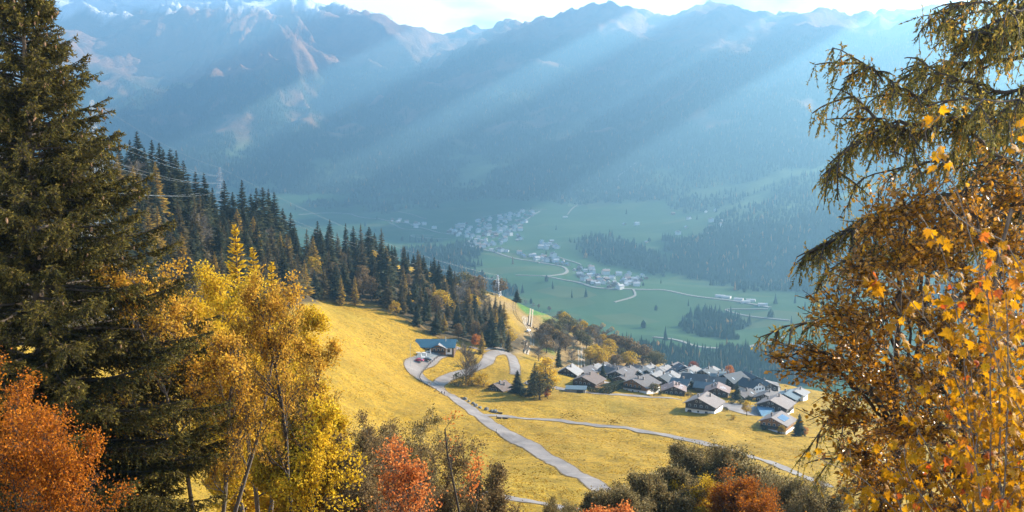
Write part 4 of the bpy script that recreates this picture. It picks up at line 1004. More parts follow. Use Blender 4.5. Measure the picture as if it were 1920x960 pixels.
def chalet(u, v, label, w=11, l=12, h=5.2, pitch=.42, rz=-27, roof='grey', wall='brown', plinth=2.2, asym=0.0, chim=1, solar=False, sky_=0, balc=True, over=1.1, name='chalet', dv=0, group=None, dmin=380, det=True):
    q = hit([u], [v + dv], dmin)[0]
    t = thing(name, label, 'house', q - np.array([0, 0, 1.1]), radians(rz), group); t.scale = (.93, .93, .9)
    x0, x1, y = -w / 2, w / 2 + asym, l / 2; rh = w / 2 * pitch; h1 = h - asym * pitch
    if plinth:
        b = MB(); b.box(((x0 + x1) / 2, 0, plinth / 2 - 2.0), (x1 - x0 + .12, l + .12, plinth + 4.0)); b.obj('plinth', W_['white'] if plinth > 0 else W_['grey'], t)
    b = MB(); zb = max(plinth, 0) - (0 if plinth else 4)
    P = [(x0, zb), (x1, zb), (x1, h1), (0, h + rh), (x0, h)]
    V = [(px_, -y, pz) for px_, pz in P] + [(px_, y, pz) for px_, pz in P]
    b.solid(V, [[(0, 1, 2, 3, 4), (9, 8, 7, 6, 5)], [(0, 5, 6, 1), (1, 6, 7, 2), (4, 9, 5, 0)]])
    b.obj('wall', W_[wall], t)
    rb = MB(); th = .28
    for xe, s in ((x0 - over, -1), (x1 + over, 1)):
        ze = h + rh - abs(xe) * pitch
        A = [(0, -y - over, h + rh), (0, y + over, h + rh), (xe, y + over, ze), (xe, -y - over, ze)]
        T = [(p[0], p[1], p[2] + th) for p in A]
        f = [(4, 5, 6, 7), (3, 2, 1, 0), (3, 7, 6, 2), (0, 4, 7, 3), (1, 2, 6, 5)]
        rb.add(A + T, f if s < 0 else [tuple(reversed(k)) for k in f])
    ro = rb.obj('roof', R_[roof], t)
    rr_ = random.Random(int(u * 13 + v))
    for k in range(chim):
        cx = (1.2 + 1.6 * k) * (1 if rr_.random() < .6 else -1); cy = rr_.uniform(-.25, .3) * l; zc = h + rh - abs(cx) * pitch
        b = MB(); b.box((cx, cy, zc + .75), (.75, .75, 2.0)); b.box((cx, cy, zc + 1.86), (.95, .95, .16)); b.obj('chimney', M_CHIM, ro)
    for k in range(sky_):
        cx = rr_.uniform(.25, .8) * (x1) * (1 if k % 3 else -1); cy = rr_.uniform(-.4, .4) * l; zc = h + rh - abs(cx) * pitch + th
        b = MB(); s = 1 if cx > 0 else -1
        b.add([(cx - .9, cy - .3, zc + .9 * pitch * s + .05), (cx + .9, cy - .3, zc - .9 * pitch * s + .05), (cx + .9, cy + .3, zc - .9 * pitch * s + .05), (cx - .9, cy + .3, zc + .9 * pitch * s + .05)], [(0, 1, 2, 3)])
        b.obj('skylight', M_STEEL, ro)
    if solar:
        for k in range(3):
            b = MB(); xa, xb = 1.6, 5.0; ya = -3.6 + 2.4 * k; z = lambda q_: h + rh - q_ * pitch + th + .12
            b.add([(xa, ya, z(xa)), (xb, ya, z(xb)), (xb, ya + 2.2, z(xb)), (xa, ya + 2.2, z(xa)), (xa, ya, z(xa) - .1), (xb, ya, z(xb) - .1), (xb, ya + 2.2, z(xb) - .1), (xa, ya + 2.2, z(xa) - .1)],
                  [(0, 1, 2, 3), (0, 4, 5, 1), (1, 5, 6, 2), (2, 6, 7, 3), (3, 7, 4, 0)])
            b.obj('solar_panel', M_SOLAR, ro)
    if det:
        for k in range(4): window(t, x0 + w * (.17 + .22 * k), -y - .03, h - 1.1, 0)
        window(t, -.9, -y - .03, h + rh * .42, 0, .8); window(t, .9, -y - .03, h + rh * .42, 0, .8)
        for k in range(3): window(t, x1 + .03, -l * .3 + l * .3 * k, min(h1, h) - 1.1, pi / 2)
        if plinth > 1.5:
            for k in range(3): window(t, x0 + w * (.2 + .3 * k), -y - .1, plinth - 1.0, 0, .85)
        if balc:
            b = MB(); zb_ = h - 2.35
            b.box((0, -y - .65, zb_), (w * .86, 1.3, .16))
            b.box((0, -y - 1.27, zb_ + .62), (w * .86, .07, .8))
            for s in (-1, 1): b.box((s * w * .43, -y - .65, zb_ + .62), (.07, 1.3, .8))
            b.obj('balcony', W_['dark'], t)
        b = MB(); b.box((x0 + w * .82, -y - .08, (plinth if plinth < 1.5 else 0) + 1.0), (1.0, .12, 2.1)); b.obj('door', W_['dark'], t)
    return t

chalet(1317, 767, 'pale roofed chalet at the meadow edge with rounded garage arch in its white base', 12.5, 13, 5.4, .44, -27, 'pale', 'dark', 2.6, 1.6, 2)
t = bpy.data.objects['chalet']
b = MB(); k = np.linspace(0, pi, 9); P = [(-4.2 + 1.1 * cos(a), 1.1 * sin(a) + 1.0) for a in k] + [(-5.3, -1), (-3.1, -1)]
V = [(p[0], -6.66, p[1]) for p in P]; b.add(V, [tuple(range(8, -1, -1)) + (10, 9)][:1] if False else [tuple([9, 10] + list(range(0, 9)))]); b.obj('garage_door', W_['dark'], t)
chalet(1263, 738, 'chalet with reddish striped roof and two chimneys beside the village road', 11.5, 11, 4.2, .42, -8, 'pink', 'dark', 0.6, 0, 2, sky_=6)
chalet(1345, 742, 'chalet with reddish striped roof and twin chimneys behind the pale roofed one', 11.5, 12, 4.8, .42, -14, 'pink', 'brown', 1.0, 0, 2, sky_=6)
chalet(1452, 768, 'grey gabled chalet with pale roof and tall chimney shadows beyond the blue court', 13, 13, 4.8, .42, -30, 'pale', 'dark', 1.2, 1, 2)
chalet(1455, 801, 'honey timber chalet with blue solar panels on its pale roof', 10.5, 12, 5.0, .42, -32, 'pale', 'honey', 1.6, 1.2, 1, solar=True)
chalet(1437, 752, 'brown chalet half hidden behind the branches above the blue court', 9, 10, 4.2, .42, -25, 'grey', 'brown', 0, 0, 1)
chalet(1408, 738, 'white gabled house with a tall slit window among dark roofs', 9, 12, 6.2, .62, 28, 'dark', 'white', 0, 0, 1, balc=False)
chalet(1101, 722, 'dark brown timber chalet with a broad brown roof above the garage', 11, 12.5, 4.8, .42, -27, 'brown', 'brown', 0, 1.5, 1)
chalet(1199, 733, 'large white chalet with timber upper storey and broad grey roof', 11.5, 14, 6.6, .42, -36, 'grey', 'honey', 3.6, 2.2, 2)
chalet(1172, 719, 'timber wing with grey roof joined left of the large white chalet', 8.5, 11, 4.6, .42, -36, 'grey', 'brown', 0, 0.8, 1)
chalet(936, 729, 'small white and dark hut with two chimneys below the hairpin road', 7.2, 8.5, 2.8, .55, -35, 'brown', 'dark', 1.0, 1.5, 2, balc=False, name='hut')
chalet(968, 735, 'low dark shed in the shade of the broad conifer', 5, 5, 2.0, .4, -20, 'dark', 'dark', 0, 0, 0, balc=False, name='shed', det=False)
# (u, v, roof, wall, w, l, h, rz, pitch, words)
VH = [(1322, 733, 'teal', 'brown', 8, 9.5, 4.2, 68, .5, 'small house with blue grey roof behind the twin chimneys'), (1303, 727, 'dark', 'brown', 12, 13, 6, 70, .55, 'tall house with the broadest dark blue roof in the village centre'),
      (1338, 726, 'dark', 'dark', 10, 12, 5, 72, .45, 'house with long dark grey roof beside the broadest dark one'), (1349, 716, 'teal', 'dark', 8, 9, 4.5, 70, .4, 'house with flat lit blue grey roof between two dark roofs'),
      (1372, 723, 'dark', 'dark', 12, 13, 5.5, -52, .5, 'house with big dark roof behind the village spruce'), (1277, 728, 'teal', 'dark', 9, 9, 4.4, 60, .5, 'house with blue grey roof behind the striped roadside chalet'),
      (1254, 715, 'white', 'dark', 9, 9.5, 4.6, -27, .45, 'house with whitish roof and single dark chimney'), (1282, 715, 'dark', 'dark', 10, 11, 5, -40, .5, 'house with greenish dark roof behind the broadest dark roof'),
      (1296, 703, 'white', 'brown', 10, 10, 4.4, -30, .42, 'house with wide whitish roof near the outer edge of the village'), (1323, 709, 'dark', 'dark', 10, 11, 5, -30, .5, 'house with dark roof and bright skylights at the village edge'),
      (1333, 701, 'white', 'dark', 7, 8, 4, -30, .42, 'little house with whitish roof topping the outer row'), (1352, 707, 'teal', 'dark', 7.5, 9, 4.2, -50, .45, 'small house with blue grey gable ending the outer row'),
      (1246, 700, 'white', 'dark', 8, 9, 4.2, -30, .45, 'house with peaked whitish roof before the round golden trees'), (1279, 699, 'grey', 'dark', 9, 10, 4.4, 10, .5, 'house with dark grey peak under the dull red tree'),
      (1407, 722, 'dark', 'dark', 11, 13, 5, 15, .5, 'house with long black roof beside the white gable'), (1432, 732, 'dark', 'dark', 10, 11, 4.4, 20, .45, 'low house with black roof right of the white gable'),
      (1394, 746, 'grey', 'brown', 8, 10, 3.6, -50, .45, 'low grey roofed house under the white gable'), (1476, 752, 'teal', 'dark', 10, 11, 4.4, -30, .4, 'blue grey roofed house behind the orange branches'),
      (1494, 748, 'white', 'white', 8, 9, 5, -30, .4, 'white house just visible through the orange branches'), (1067, 703, 'white', 'dark', 10, 10, 3.4, -20, .6, 'tent shaped whitish roof at the near corner of the village'),
      (1096, 704, 'grey', 'dark', 9, 11, 4.2, -40, .45, 'grey striped roof between the tent shaped roof and the brown chalet'), (1113, 698, 'white', 'dark', 8, 10, 4.2, -35, .45, 'whitish roof with two chimneys above the brown chalet'),
      (1142, 705, 'grey', 'white', 8, 10, 4.8, 35, .5, 'white walled house beside the round conifer in the village'), (1155, 700, 'pale', 'dark', 9, 10, 4.4, 62, .45, 'pale roofed house with chimney behind the grey double roof'),
      (1163, 710, 'grey', 'dark', 11, 12, 4.6, -27, .42, 'wide grey gable house above the timber wing'), (1176, 702, 'grey', 'dark', 8, 9, 4.2, -30, .45, 'small grey roof right of the wide grey gable'),
      (1200, 706, 'dark', 'dark', 10, 11, 4.6, -35, .5, 'dark grey roofed house behind the large white chalet'), (1215, 697, 'white', 'dark', 8, 9, 4, -30, .45, 'whitish pointed roof in the back row under the golden olive trees'),
      (1222, 708, 'dark', 'dark', 10, 11, 4.8, -38, .5, 'dark gabled house right of the large white chalet roof'), (1240, 701, 'white', 'dark', 8.5, 9, 4.2, -28, .5, 'whitish roof with blue shaded end in the back row'),
      (1229, 716, 'white', 'brown', 9, 9.5, 5, -33, .42, 'timber house with bright whitish roof over the olive bush tree'), (1245, 720, 'dark', 'dark', 9, 10, 4.4, -35, .5, 'dark roofed house left of the whitish roof with one chimney'),
      (1266, 708, 'grey', 'dark', 8, 9, 4.2, 20, .5, 'grey roofed house squeezed in the middle of the back rows'), (1310, 697, 'grey', 'dark', 8, 9, 4, -30, .5, 'grey roofed house in the last row before the valley'),
      (1189, 696, 'pale', 'dark', 8, 9, 4, 50, .5, 'pale roofed house in the back row left of the whitish point'), (1265, 694, 'grey', 'dark', 8, 9, 4, -30, .5, 'grey gable in the back row under the red tree'),
      (1130, 695, 'grey', 'dark', 8, 9, 4, -30, .5, 'grey roof peeping out behind the round village conifer')]
for (u, v, rf, wl, w_, l_, h_, rz_, pi_, lab) in VH:
    chalet(u, v, lab, w_, l_, h_, pi_, rz_, rf, wl, 0, 0.6, 1, sky_=2 if rf in ('dark', 'grey') else 0, balc=False, name='house', dmin=430)

# flat roofed garage, hedges, blue court
q = hit([1080], [735])[0]
t = thing('garage', 'low garage with flat blue grey roof cut into the slope under the brown chalet', 'garage', q, -.12)
b = MB(); b.box((0, 0, .2), (9, 7, 3.4)); b.obj('wall', W_['grey'], t)
b = MB(); b.box((0, 0, 2.06), (10, 8, .3)); b.obj('roof', R_['teal'], t)
b = MB(); b.box((2, -3.56, .7), (3, .12, 2.2)); b.obj('door', W_['dark'], t)
def hedge(u0, v0, u1, v1, w, h, label):
    a = hit([u0, u1], [v0, v1], 300); d = a[1] - a[0]; Lh = np.linalg.norm(d[:2]); c = (a[0] + a[1]) / 2; rz = math.atan2(d[1], d[0]); sl_ = d[2] / Lh
    t = thing('hedge', label, 'hedge', c, rz); b = MB(); r = np.random.default_rng(int(u0)); n = int(Lh * h * 60)
    p = np.stack([r.uniform(-Lh / 2, Lh / 2, n), r.uniform(-w / 2, w / 2, n), r.uniform(0, h, n)], -1)
    sidep = r.integers(0, 3, n); p[sidep == 0, 1] = -w / 2; p[sidep == 1, 2] = h; p[:, 2] += p[:, 0] * sl_
    a1, a2, a3 = rnd_axes(n, r); s = r.uniform(.25, .5, n)
    b.cards(QUAD, [(0, 1, 2, 3)], p, a1 * s[:, None], a2 * s[:, None], a3 * s[:, None], 0, r.uniform(.2, 1, n)); b.obj('foliage', M_SPR, t)
    b = MB(); k = int(Lh); xs = np.linspace(-Lh / 2, Lh / 2, k); b.segs(np.stack([xs, 0 * xs, xs * sl_ - .3], -1), np.stack([xs, 0 * xs, xs * sl_ + h * .8], -1), .06, .03, 4); b.obj('stem', M_BARK, t)
hedge(1102, 735, 1130, 738, 2.0, 2.2, 'low clipped dark hedge beside the garage by the village road')
hedge(1132, 738, 1168, 727, 5.0, 3.6, 'tall dark green hedge bank left of the large white chalet')
M_COURT = plain('blue court paint', (0.07, 0.15, 0.22), 0.7, 0.3, nscale=.5, namt=.15)
h = hit([1418, 1440, 1452, 1428], [769, 767, 778, 781]); hz_ = h[:, 2].max() + .5
b = MB(); V = [(p[0], p[1], hz_) for p in h] + [(p[0], p[1], hz_ - 4) for p in h]
b.add(V, [(0, 1, 2, 3), (0, 3, 7, 4), (3, 2, 6, 7), (2, 1, 5, 6), (1, 0, 4, 5)])
o = b.obj('sports_court', M_COURT); tag(o, 'small blue surfaced sports court between the round golden tree and the chalets', 'court')

# the restaurant above the hairpin
q = hit([815], [664])[0]; D = q[1]; pm = F / D
t = thing('restaurant', 'long mountain restaurant with a wide blue roof and timber front gable', 'restaurant', (q[0], q[1] + 2, q[2]), -.06)
Wd = 19.0; dp = 12.0; hw = 3.4
b = MB(); b.box((0, dp / 2, hw / 2 - 1.5), (Wd, dp, hw + 3)); b.obj('wall', W_['brown'], t)
b = MB(); rp = .40; y0, y1 = -1.3, dp + 1.3; ym = dp / 2; zr = hw + ym * rp; x = Wd / 2 + .9
for ya, s in ((y0, 1), (y1, -1)):
    ze = zr - abs(ya - ym) * rp
    A = [(-x, ya, ze), (x, ya, ze), (x, ym, zr), (-x, ym, zr)]; T = [(p[0], p[1], p[2] + .3) for p in A]
    f = [(4, 5, 6, 7), (3, 2, 1, 0), (0, 1, 5, 4), (1, 2, 6, 5), (3, 0, 4, 7)]
    b.add(A + T, f if s > 0 else [tuple(reversed(k)) for k in f])
ro = b.obj('roof', R_['blue'], t)
b = MB(); b.segs([(5, 4, hw + 2.0)], [(5, 4, hw + 4.2)], .2, .2, 8); b.obj('chimney', M_STEEL, ro)
gx, gw, gh = 1.9, 3.6, 4.3           # the front gable
b = MB(); V = [(gx - gw, -1.0, -1), (gx + gw, -1.0, -1), (gx + gw, -1.0, 2.9), (gx, -1.0, gh + .2), (gx - gw, -1.0, 2.9)]; V += [(p[0], 3.5, p[2]) for p in V]
b.solid(V, [[(0, 1, 2, 3, 4)], [(1, 6, 7, 2), (5, 0, 4, 9)]]); b.obj('front_gable', W_['honey'], t)
for s, rm, nm in ((-1, 'blue', 'gable_roof'), (1, 'white', 'gable_roof')):  # right slope given the whitish roof to paint it sunlit
    b = MB(); sl_ = (gh - 2.9 + .2) / gw; xe = s * (gw + 1.0)
    A = [(gx, -2.4, gh + .35), (gx, 4.2, gh + .35), (gx + xe, 1.2, gh + .35 - abs(xe) * sl_), (gx + xe, -2.4, gh + .35 - abs(xe) * sl_)]; T = [(p[0], p[1], p[2] + .22) for p in A]
    f = [(4, 5, 6, 7), (3, 2, 1, 0), (3, 7, 6, 2), (0, 4, 7, 3), (1, 2, 6, 5)]
    b.add(A + T, f if s < 0 else [tuple(reversed(k)) for k in f]); b.obj(nm, R_[rm], t)
for cx, cw in ((-3.3, 2.9), (7.0, 3.2)):
    b = MB(); b.box((cx, -.08, 1.1), (cw, .16, 3.0)); b.obj('plaster_panel', W_['white'], t); window(t, cx, -.2, 1.5, 0, 1.5)
for cx in (-.2, 1.9, 4.0): window(t, cx, -1.03, 1.9, 0, 1.2)
b = MB(); b.box((gx, -1.6, .9), (6.6, 1.1, .14)); b.box((gx, -2.1, 1.35), (6.6, .08, .8)); b.obj('balcony', W_['dark'], t)
b = MB(); b.box((-7.5, -.06, .7), (1.1, .12, 2.1)); b.obj('door', W_['dark'], t)
M_TERR = plain('terrace slabs', (0.12, 0.13, 0.13), 0.8, 0.2, nscale=1.0)
h = hit([783, 832, 826, 800, 780], [662.5, 661, 668, 675, 676]); b = MB()
V = [(p[0], p[1], p[2] + .35) for p in h] + [(p[0], p[1], p[2] - 2) for p in h]
b.add(V, [(4, 3, 2, 1, 0)]); b.add(V, [(i, (i + 1) % 5, (i + 1) % 5 + 5, i + 5) for i in range(5)]); tag(b.obj('terrace', M_TERR), kind='structure')
# ---------------------------------------------------------------- small things on and beside the roads
def at(u, v, dmin=250): return hit([u], [v], dmin)[0]
M_ROCK = plain('boulder rock', (0.17, 0.16, 0.14), 0.9, 0.2, nscale=1.5, namt=.45, bumps=.4)
def rock_mesh(seed, m=None):
    import bmesh
    bm = bmesh.new(); bmesh.ops.create_icosphere(bm, subdivisions=3, radius=1.0); r = random.Random(seed)
    for v_ in bm.verts:
        c = v_.co; n = noise2(np.array([c.x * 1.3 + seed]), np.array([c.y * 1.3 + c.z * 1.7]), seed)[0]; v_.co = c * (1 + .28 * n); v_.co.z = max(v_.co.z * .8, -.35)
        if v_.co.x > .72: v_.co.x = .72 + (v_.co.x - .72) * .3
    me = bpy.data.meshes.new('boulder'); bm.to_mesh(me); bm.free(); me.materials.append(m or M_ROCK); return me
RK = [rock_mesh(i) for i in range(4)]
BL = [(872, 750, 1.25, 'first boulder at the upper end of the roadside row'), (879, 754, .8, 'smallest boulder next to the upper end of the roadside row'), (887, 758, .95, 'third boulder from the upper end of the roadside row'),
      (891.5, 762, 1.1, 'rounded boulder leaning to the road in the upper half of the row'), (900, 765.5, .9, 'low boulder with bright top in the middle of the roadside row'), (912, 769, 1.1, 'upright round boulder standing alone in the roadside row'),
      (922, 772.5, 1.0, 'left one of the two touching boulders at the lower end of the row'), (928.5, 773.5, 1.2, 'right one of the two touching boulders at the lower end of the row')]
for i, (u, v, s, lab) in enumerate(BL):
    o = bpy.data.objects.new('boulder', RK[i % 4]); o.location = at(u, v) + np.array([0, 0, .3 * s]); o.scale = (s * .95, s * .85, s); o.rotation_euler = (0, 0, i * 1.1); tag(link(o), lab, 'boulder', 'boulders along the road')
M_LOG = plain('weathered log', (0.10, 0.075, 0.055), 0.9, .1, nscale=4)
for u, v, L_, lab in [(868, 747.5, 2.2, 'dark log lying at the upper end of the boulder row'), (937, 775.5, 2.4, 'dark log lying at the lower end of the boulder row'), (936, 785, 1.8, 'short dark log on the grass tip of the road fork'),
                      (947.5, 785.3, 2.2, 'longer dark log on the grass tip of the road fork')]:
    p = at(u, v); b = MB(); d = np.array([cos(-.3), sin(-.3), 0]) * L_ / 2; b.segs([-d + (0, 0, .3)], [d + (0, 0, .3)], .36, .3, 9)
    k = np.arange(9); b.add(b.v[0][:9], [tuple(k[::-1])]); b.add(b.v[0][9:], [tuple(k)]); o = b.obj('log', M_LOG); o.location = p; tag(o, lab, 'log')

# people on the road, built as one skin each
def person_mesh(stride, seed):
    J = {'pel': (0, 0, .92, .13), 'che': (0, .02, 1.28, .155), 'nek': (0, .02, 1.46, .06), 'hea': (0, .0, 1.6, .095), 'top': (0, .0, 1.72, .075)}
    for s, n in ((-1, 'l'), (1, 'r')):
        k = s * stride
        J['hip' + n] = (s * .1, 0, .86, .095); J['kne' + n] = (s * .1, -k * .16 - .03, .48, .06); J['ank' + n] = (s * .1, -k * .3, .1 + (.05 if k < 0 else 0), .042); J['toe' + n] = (s * .11, -k * .3 - .16, .05, .035)
        J['sho' + n] = (s * .19, .02, 1.4, .062); J['elb' + n] = (s * .25, k * .08, 1.14, .045); J['wri' + n] = (s * .25, k * .2 - .06, .9, .034); J['han' + n] = (s * .25, k * .23 - .1, .82, .03)
    E = [('pel', 'che'), ('che', 'nek'), ('nek', 'hea'), ('hea', 'top')]
    for n in 'lr': E += [('pel', 'hip' + n), ('hip' + n, 'kne' + n), ('kne' + n, 'ank' + n), ('ank' + n, 'toe' + n), ('che', 'sho' + n), ('sho' + n, 'elb' + n), ('elb' + n, 'wri' + n), ('wri' + n, 'han' + n)]
    K = list(J); me = bpy.data.meshes.new('person'); me.from_pydata([J[k][:3] for k in K], [(K.index(a), K.index(b_)) for a, b_ in E], [])
    return me, [J[k][3] for k in K]
def m_person(h, top, leg):
    tc = h.n('ShaderNodeTexCoord').outputs['Object']; s = h.n('ShaderNodeSeparateXYZ'); h.l(tc, s.inputs[0])
    f = h.n('ShaderNodeMath', operation='DIVIDE'); h.l(s.outputs[2], f.inputs[0]); f.inputs[1].default_value = 1.8
    return prin(h, ramp(h, f.outputs[0], [(0, (0.02, 0.02, 0.02)), (.05, leg), (.5, top), (.83, (0.45, 0.28, 0.2)), (.93, (0.05, 0.03, 0.02))], 'CONSTANT'), .8, .2)
PP = [(817.6, 734.6, .4, .0, (.03, .03, .035), (.02, .02, .025), 'person in black clothes walking uphill at the road fork with a dog', 2.6), (828.4, 739.8, .5, 0.6, (.035, .03, .05), (.02, .02, .03), 'person in dark jacket walking on the road, left of a pair', 0.3),
      (833.2, 740.8, .35, .3, (.12, .05, .06), (.03, .03, .05), 'person in dark reddish jacket walking on the road, right of a pair', 0.4), (804, 726, .1, 0, (.25, .25, .27), (.04, .04, .06), 'person in grey standing at the rail before the notice board', 1.5)]
for i, (u, v, st, _, top, leg, lab, rz) in enumerate(PP):
    me, rad = person_mesh(st, i); o = bpy.data.objects.new('person', me); o.location = at(u, v) + np.array([0, 0, .12]); o.rotation_euler = (0, 0, rz); link(o)
    md = o.modifiers.new('skin', 'SKIN'); o.modifiers.new('sub', 'SUBSURF').levels = 1
    o.modifiers['sub'].render_levels = 1
    for k, r_ in enumerate(rad): me.skin_vertices[0].data[k].radius = (r_, r_ * .85)
    me.skin_vertices[0].data[0].use_root = True
    me.materials.append(mat('clothes', lambda h, a=top, c=leg: m_person(h, a, c))); tag(o, lab, 'person')
def beast(name, p, rz, s, col, lab, cat, group=None):
    b = MB(); me = bpy.data.meshes.new(name)
    J = [(0, .0, .62, .2), (0, .42, .66, .21), (0, -.42, .64, .2), (0, .68, .86, .1), (0, .86, .92, .1), (0, 1.02, .86, .06), (0, -.62, .6, .03), (0, -.7, .34, .02)]
    E = [(0, 1), (0, 2), (1, 3), (3, 4), (4, 5), (2, 6), (6, 7)]
    for x in (-.13, .13):
        n = len(J); J += [(x, .42, .42, .08), (x, .44, .22, .05), (x, .42, .03, .05)]; E += [(1, n), (n, n + 1), (n + 1, n + 2)]
        n = len(J); J += [(x, -.4, .44, .1), (x, -.5, .24, .05), (x, -.46, .03, .05)]; E += [(2, n), (n, n + 1), (n + 1, n + 2)]
        n = len(J); J += [(x * .9, .84, 1.04, .03)]; E += [(4, n)]
    me.from_pydata([j[:3] for j in J], E, []); o = bpy.data.objects.new(name, me); link(o); o.modifiers.new('skin', 'SKIN'); o.modifiers.new('sub', 'SUBSURF').levels = 1
    for k, j in enumerate(J): me.skin_vertices[0].data[k].radius = (j[3], j[3])
    me.skin_vertices[0].data[0].use_root = True
    o.location = p; o.rotation_euler = (0, 0, rz); o.scale = (s, s, s); me.materials.append(col); tag(o, lab, cat, group)
M_DOG = plain('dark coat', (0.03, 0.025, 0.02), .8); M_COW = plain('brown coat', (0.07, 0.032, 0.018), .8)
beast('dog', at(815.5, 735) + np.array([0, 0, .12]), 2.4, .75, M_DOG, 'black dog beside the walker at the road fork', 'dog')
beast('dog', at(824, 739.6) + np.array([0, 0, .12]), 1.2, .6, plain('reddish coat', (0.16, 0.07, 0.04), .8), 'small reddish dog ahead of the walking pair', 'dog')
for i, (u, v) in enumerate([(990, 611), (993, 613), (1000, 616), (1004, 618.5), (1007, 620)]):
    p = at(u, v)
    if not np.isnan(p[0]): beast('cow', p, i * 1.7, 1.5, M_COW, 'brown cow grazing on the tan slope beside the rutted track', 'cow', 'cows on the tan slope')

# rail fence down the inner side of the restaurant road
FP = [(831, 666), (823, 669.5), (818, 673.5), (807.5, 682.8), (801, 690), (793.6, 698), (789, 704), (787, 711), (790, 716.5), (796, 723), (805, 727), (811, 730)]
h = hit([p[0] for p in FP], [p[1] for p in FP]); xy = catmull(h[:, :2], 2.6); zz = ground(xy[:, 0], xy[:, 1])
t = thing('fence', 'dark timber rail fence along the inner edge of the restaurant road', 'fence', (xy[0, 0], xy[0, 1], zz[0])); o3 = np.array([xy[0, 0], xy[0, 1], zz[0]])
P3 = np.column_stack([xy, zz]) - o3; M_RAIL = plain('dark rail timber', (0.05, 0.035, 0.025), .9, .1)
for p in P3:
    b = MB(); b.box(p + (0, 0, .55), (.16, .16, 1.5)); b.obj('post', M_RAIL, t)
for zz_ in (.6, 1.1):
    b = MB(); b.segs(P3[:-1] + (0, 0, zz_), P3[1:] + (0, 0, zz_), .06, .06, 5); b.obj('rail', M_RAIL, t)
p = at(806, 723); t = thing('notice_board', 'small notice board on two legs behind the rail fence at the road fork', 'notice board', p, -.5)
for s in (-.6, .6):
    b = MB(); b.box((s, 0, .8), (.1, .1, 1.9)); b.obj('leg', M_RAIL, t)
b = MB(); b.box((0, -.06, 1.45), (1.3, .06, .9)); b.obj('panel', plain('board face', (.5, .5, .48), .6), t)
def cyl_thing(name, lab, cat, u, v, H, r, m, parts=None):
    t = thing(name, lab, cat, at(u, v)); b = MB(); b.segs([(0, 0, -.3)], [(0, 0, H)], r, r * .7, 8); b.obj('pole', m, t); return t
for u, v, lab in [(814, 716, 'short dark marker post in the grass behind the notice board'), (931, 786, 'thin marker post on the grass tip of the road fork'), (930.5, 812, 'dark marker post beside the lower road'), (1311.5, 836, 'dark marker post beside the right hand field road')]:
    t = cyl_thing('marker_post', lab, 'post', u, v, 1.5, .09, M_RAIL); b = MB(); b.box((0, 0, 1.45), (.2, .2, .12)); b.obj('cap', M_RAIL, t)
t = cyl_thing('flagpole', 'thin pale flagpole on the grass left of the restaurant', 'flagpole', 770, 688, 11, .1, M_STEEL)
b = MB(); b.box((0, 0, 11.05), (.25, .25, .2)); b.obj('finial', M_STEEL, t)
# parasols, tables and cars before the restaurant
M_CLOTH = plain('pale parasol cloth', (.6, .58, .55), .85)
for i, (u, v, lab) in enumerate([(789.6, 672, 'closed pale parasol nearest the red car'), (798.8, 671.5, 'closed pale parasol behind the dark car'), (807, 667.5, 'closed pale parasol in the middle of the terrace'), (837, 666, 'closed pale parasol at the end of the terrace by the track')]):
    t = thing('parasol', lab, 'parasol', at(u, v) + np.array([0, 0, .3])); b = MB(); b.segs([(0, 0, 0)], [(0, 0, 3.0)], .04, .03, 6); b.obj('pole', M_STEEL, t)
    b = MB(); a = np.arange(10) * 2 * pi / 10
    for z0, z1, r0, r1 in ((.9, 1.3, .34, .26), (1.3, 2.9, .26, .05)): b.segs([(0, 0, z0)], [(0, 0, z1)], r0, r1, 10)
    b.obj('canopy', M_CLOTH, t); b = MB(); b.box((0, 0, .08), (.7, .7, .16)); b.obj('base', M_STEEL, t)
for i, (u, v, lab) in enumerate([(784, 664.5, 'white topped table in the shaded corner of the terrace'), (795.5, 665, 'white topped table beside the middle parasol'), (803, 662.6, 'white topped table under the restaurant windows'), (793.5, 673.5, 'white topped table between the two parked cars')]):
    t = thing('table', lab, 'table', at(u, v) + np.array([0, 0, .35]), .2); b = MB(); b.box((0, 0, .76), (2.0, .9, .06)); b.obj('tabletop', W_['white'], t)
    for sx in (-.85, .85):
        for sy in (-.35, .35): b = MB(); b.box((sx, sy, .36), (.07, .07, .74)); b.obj('leg', M_STEEL, t)
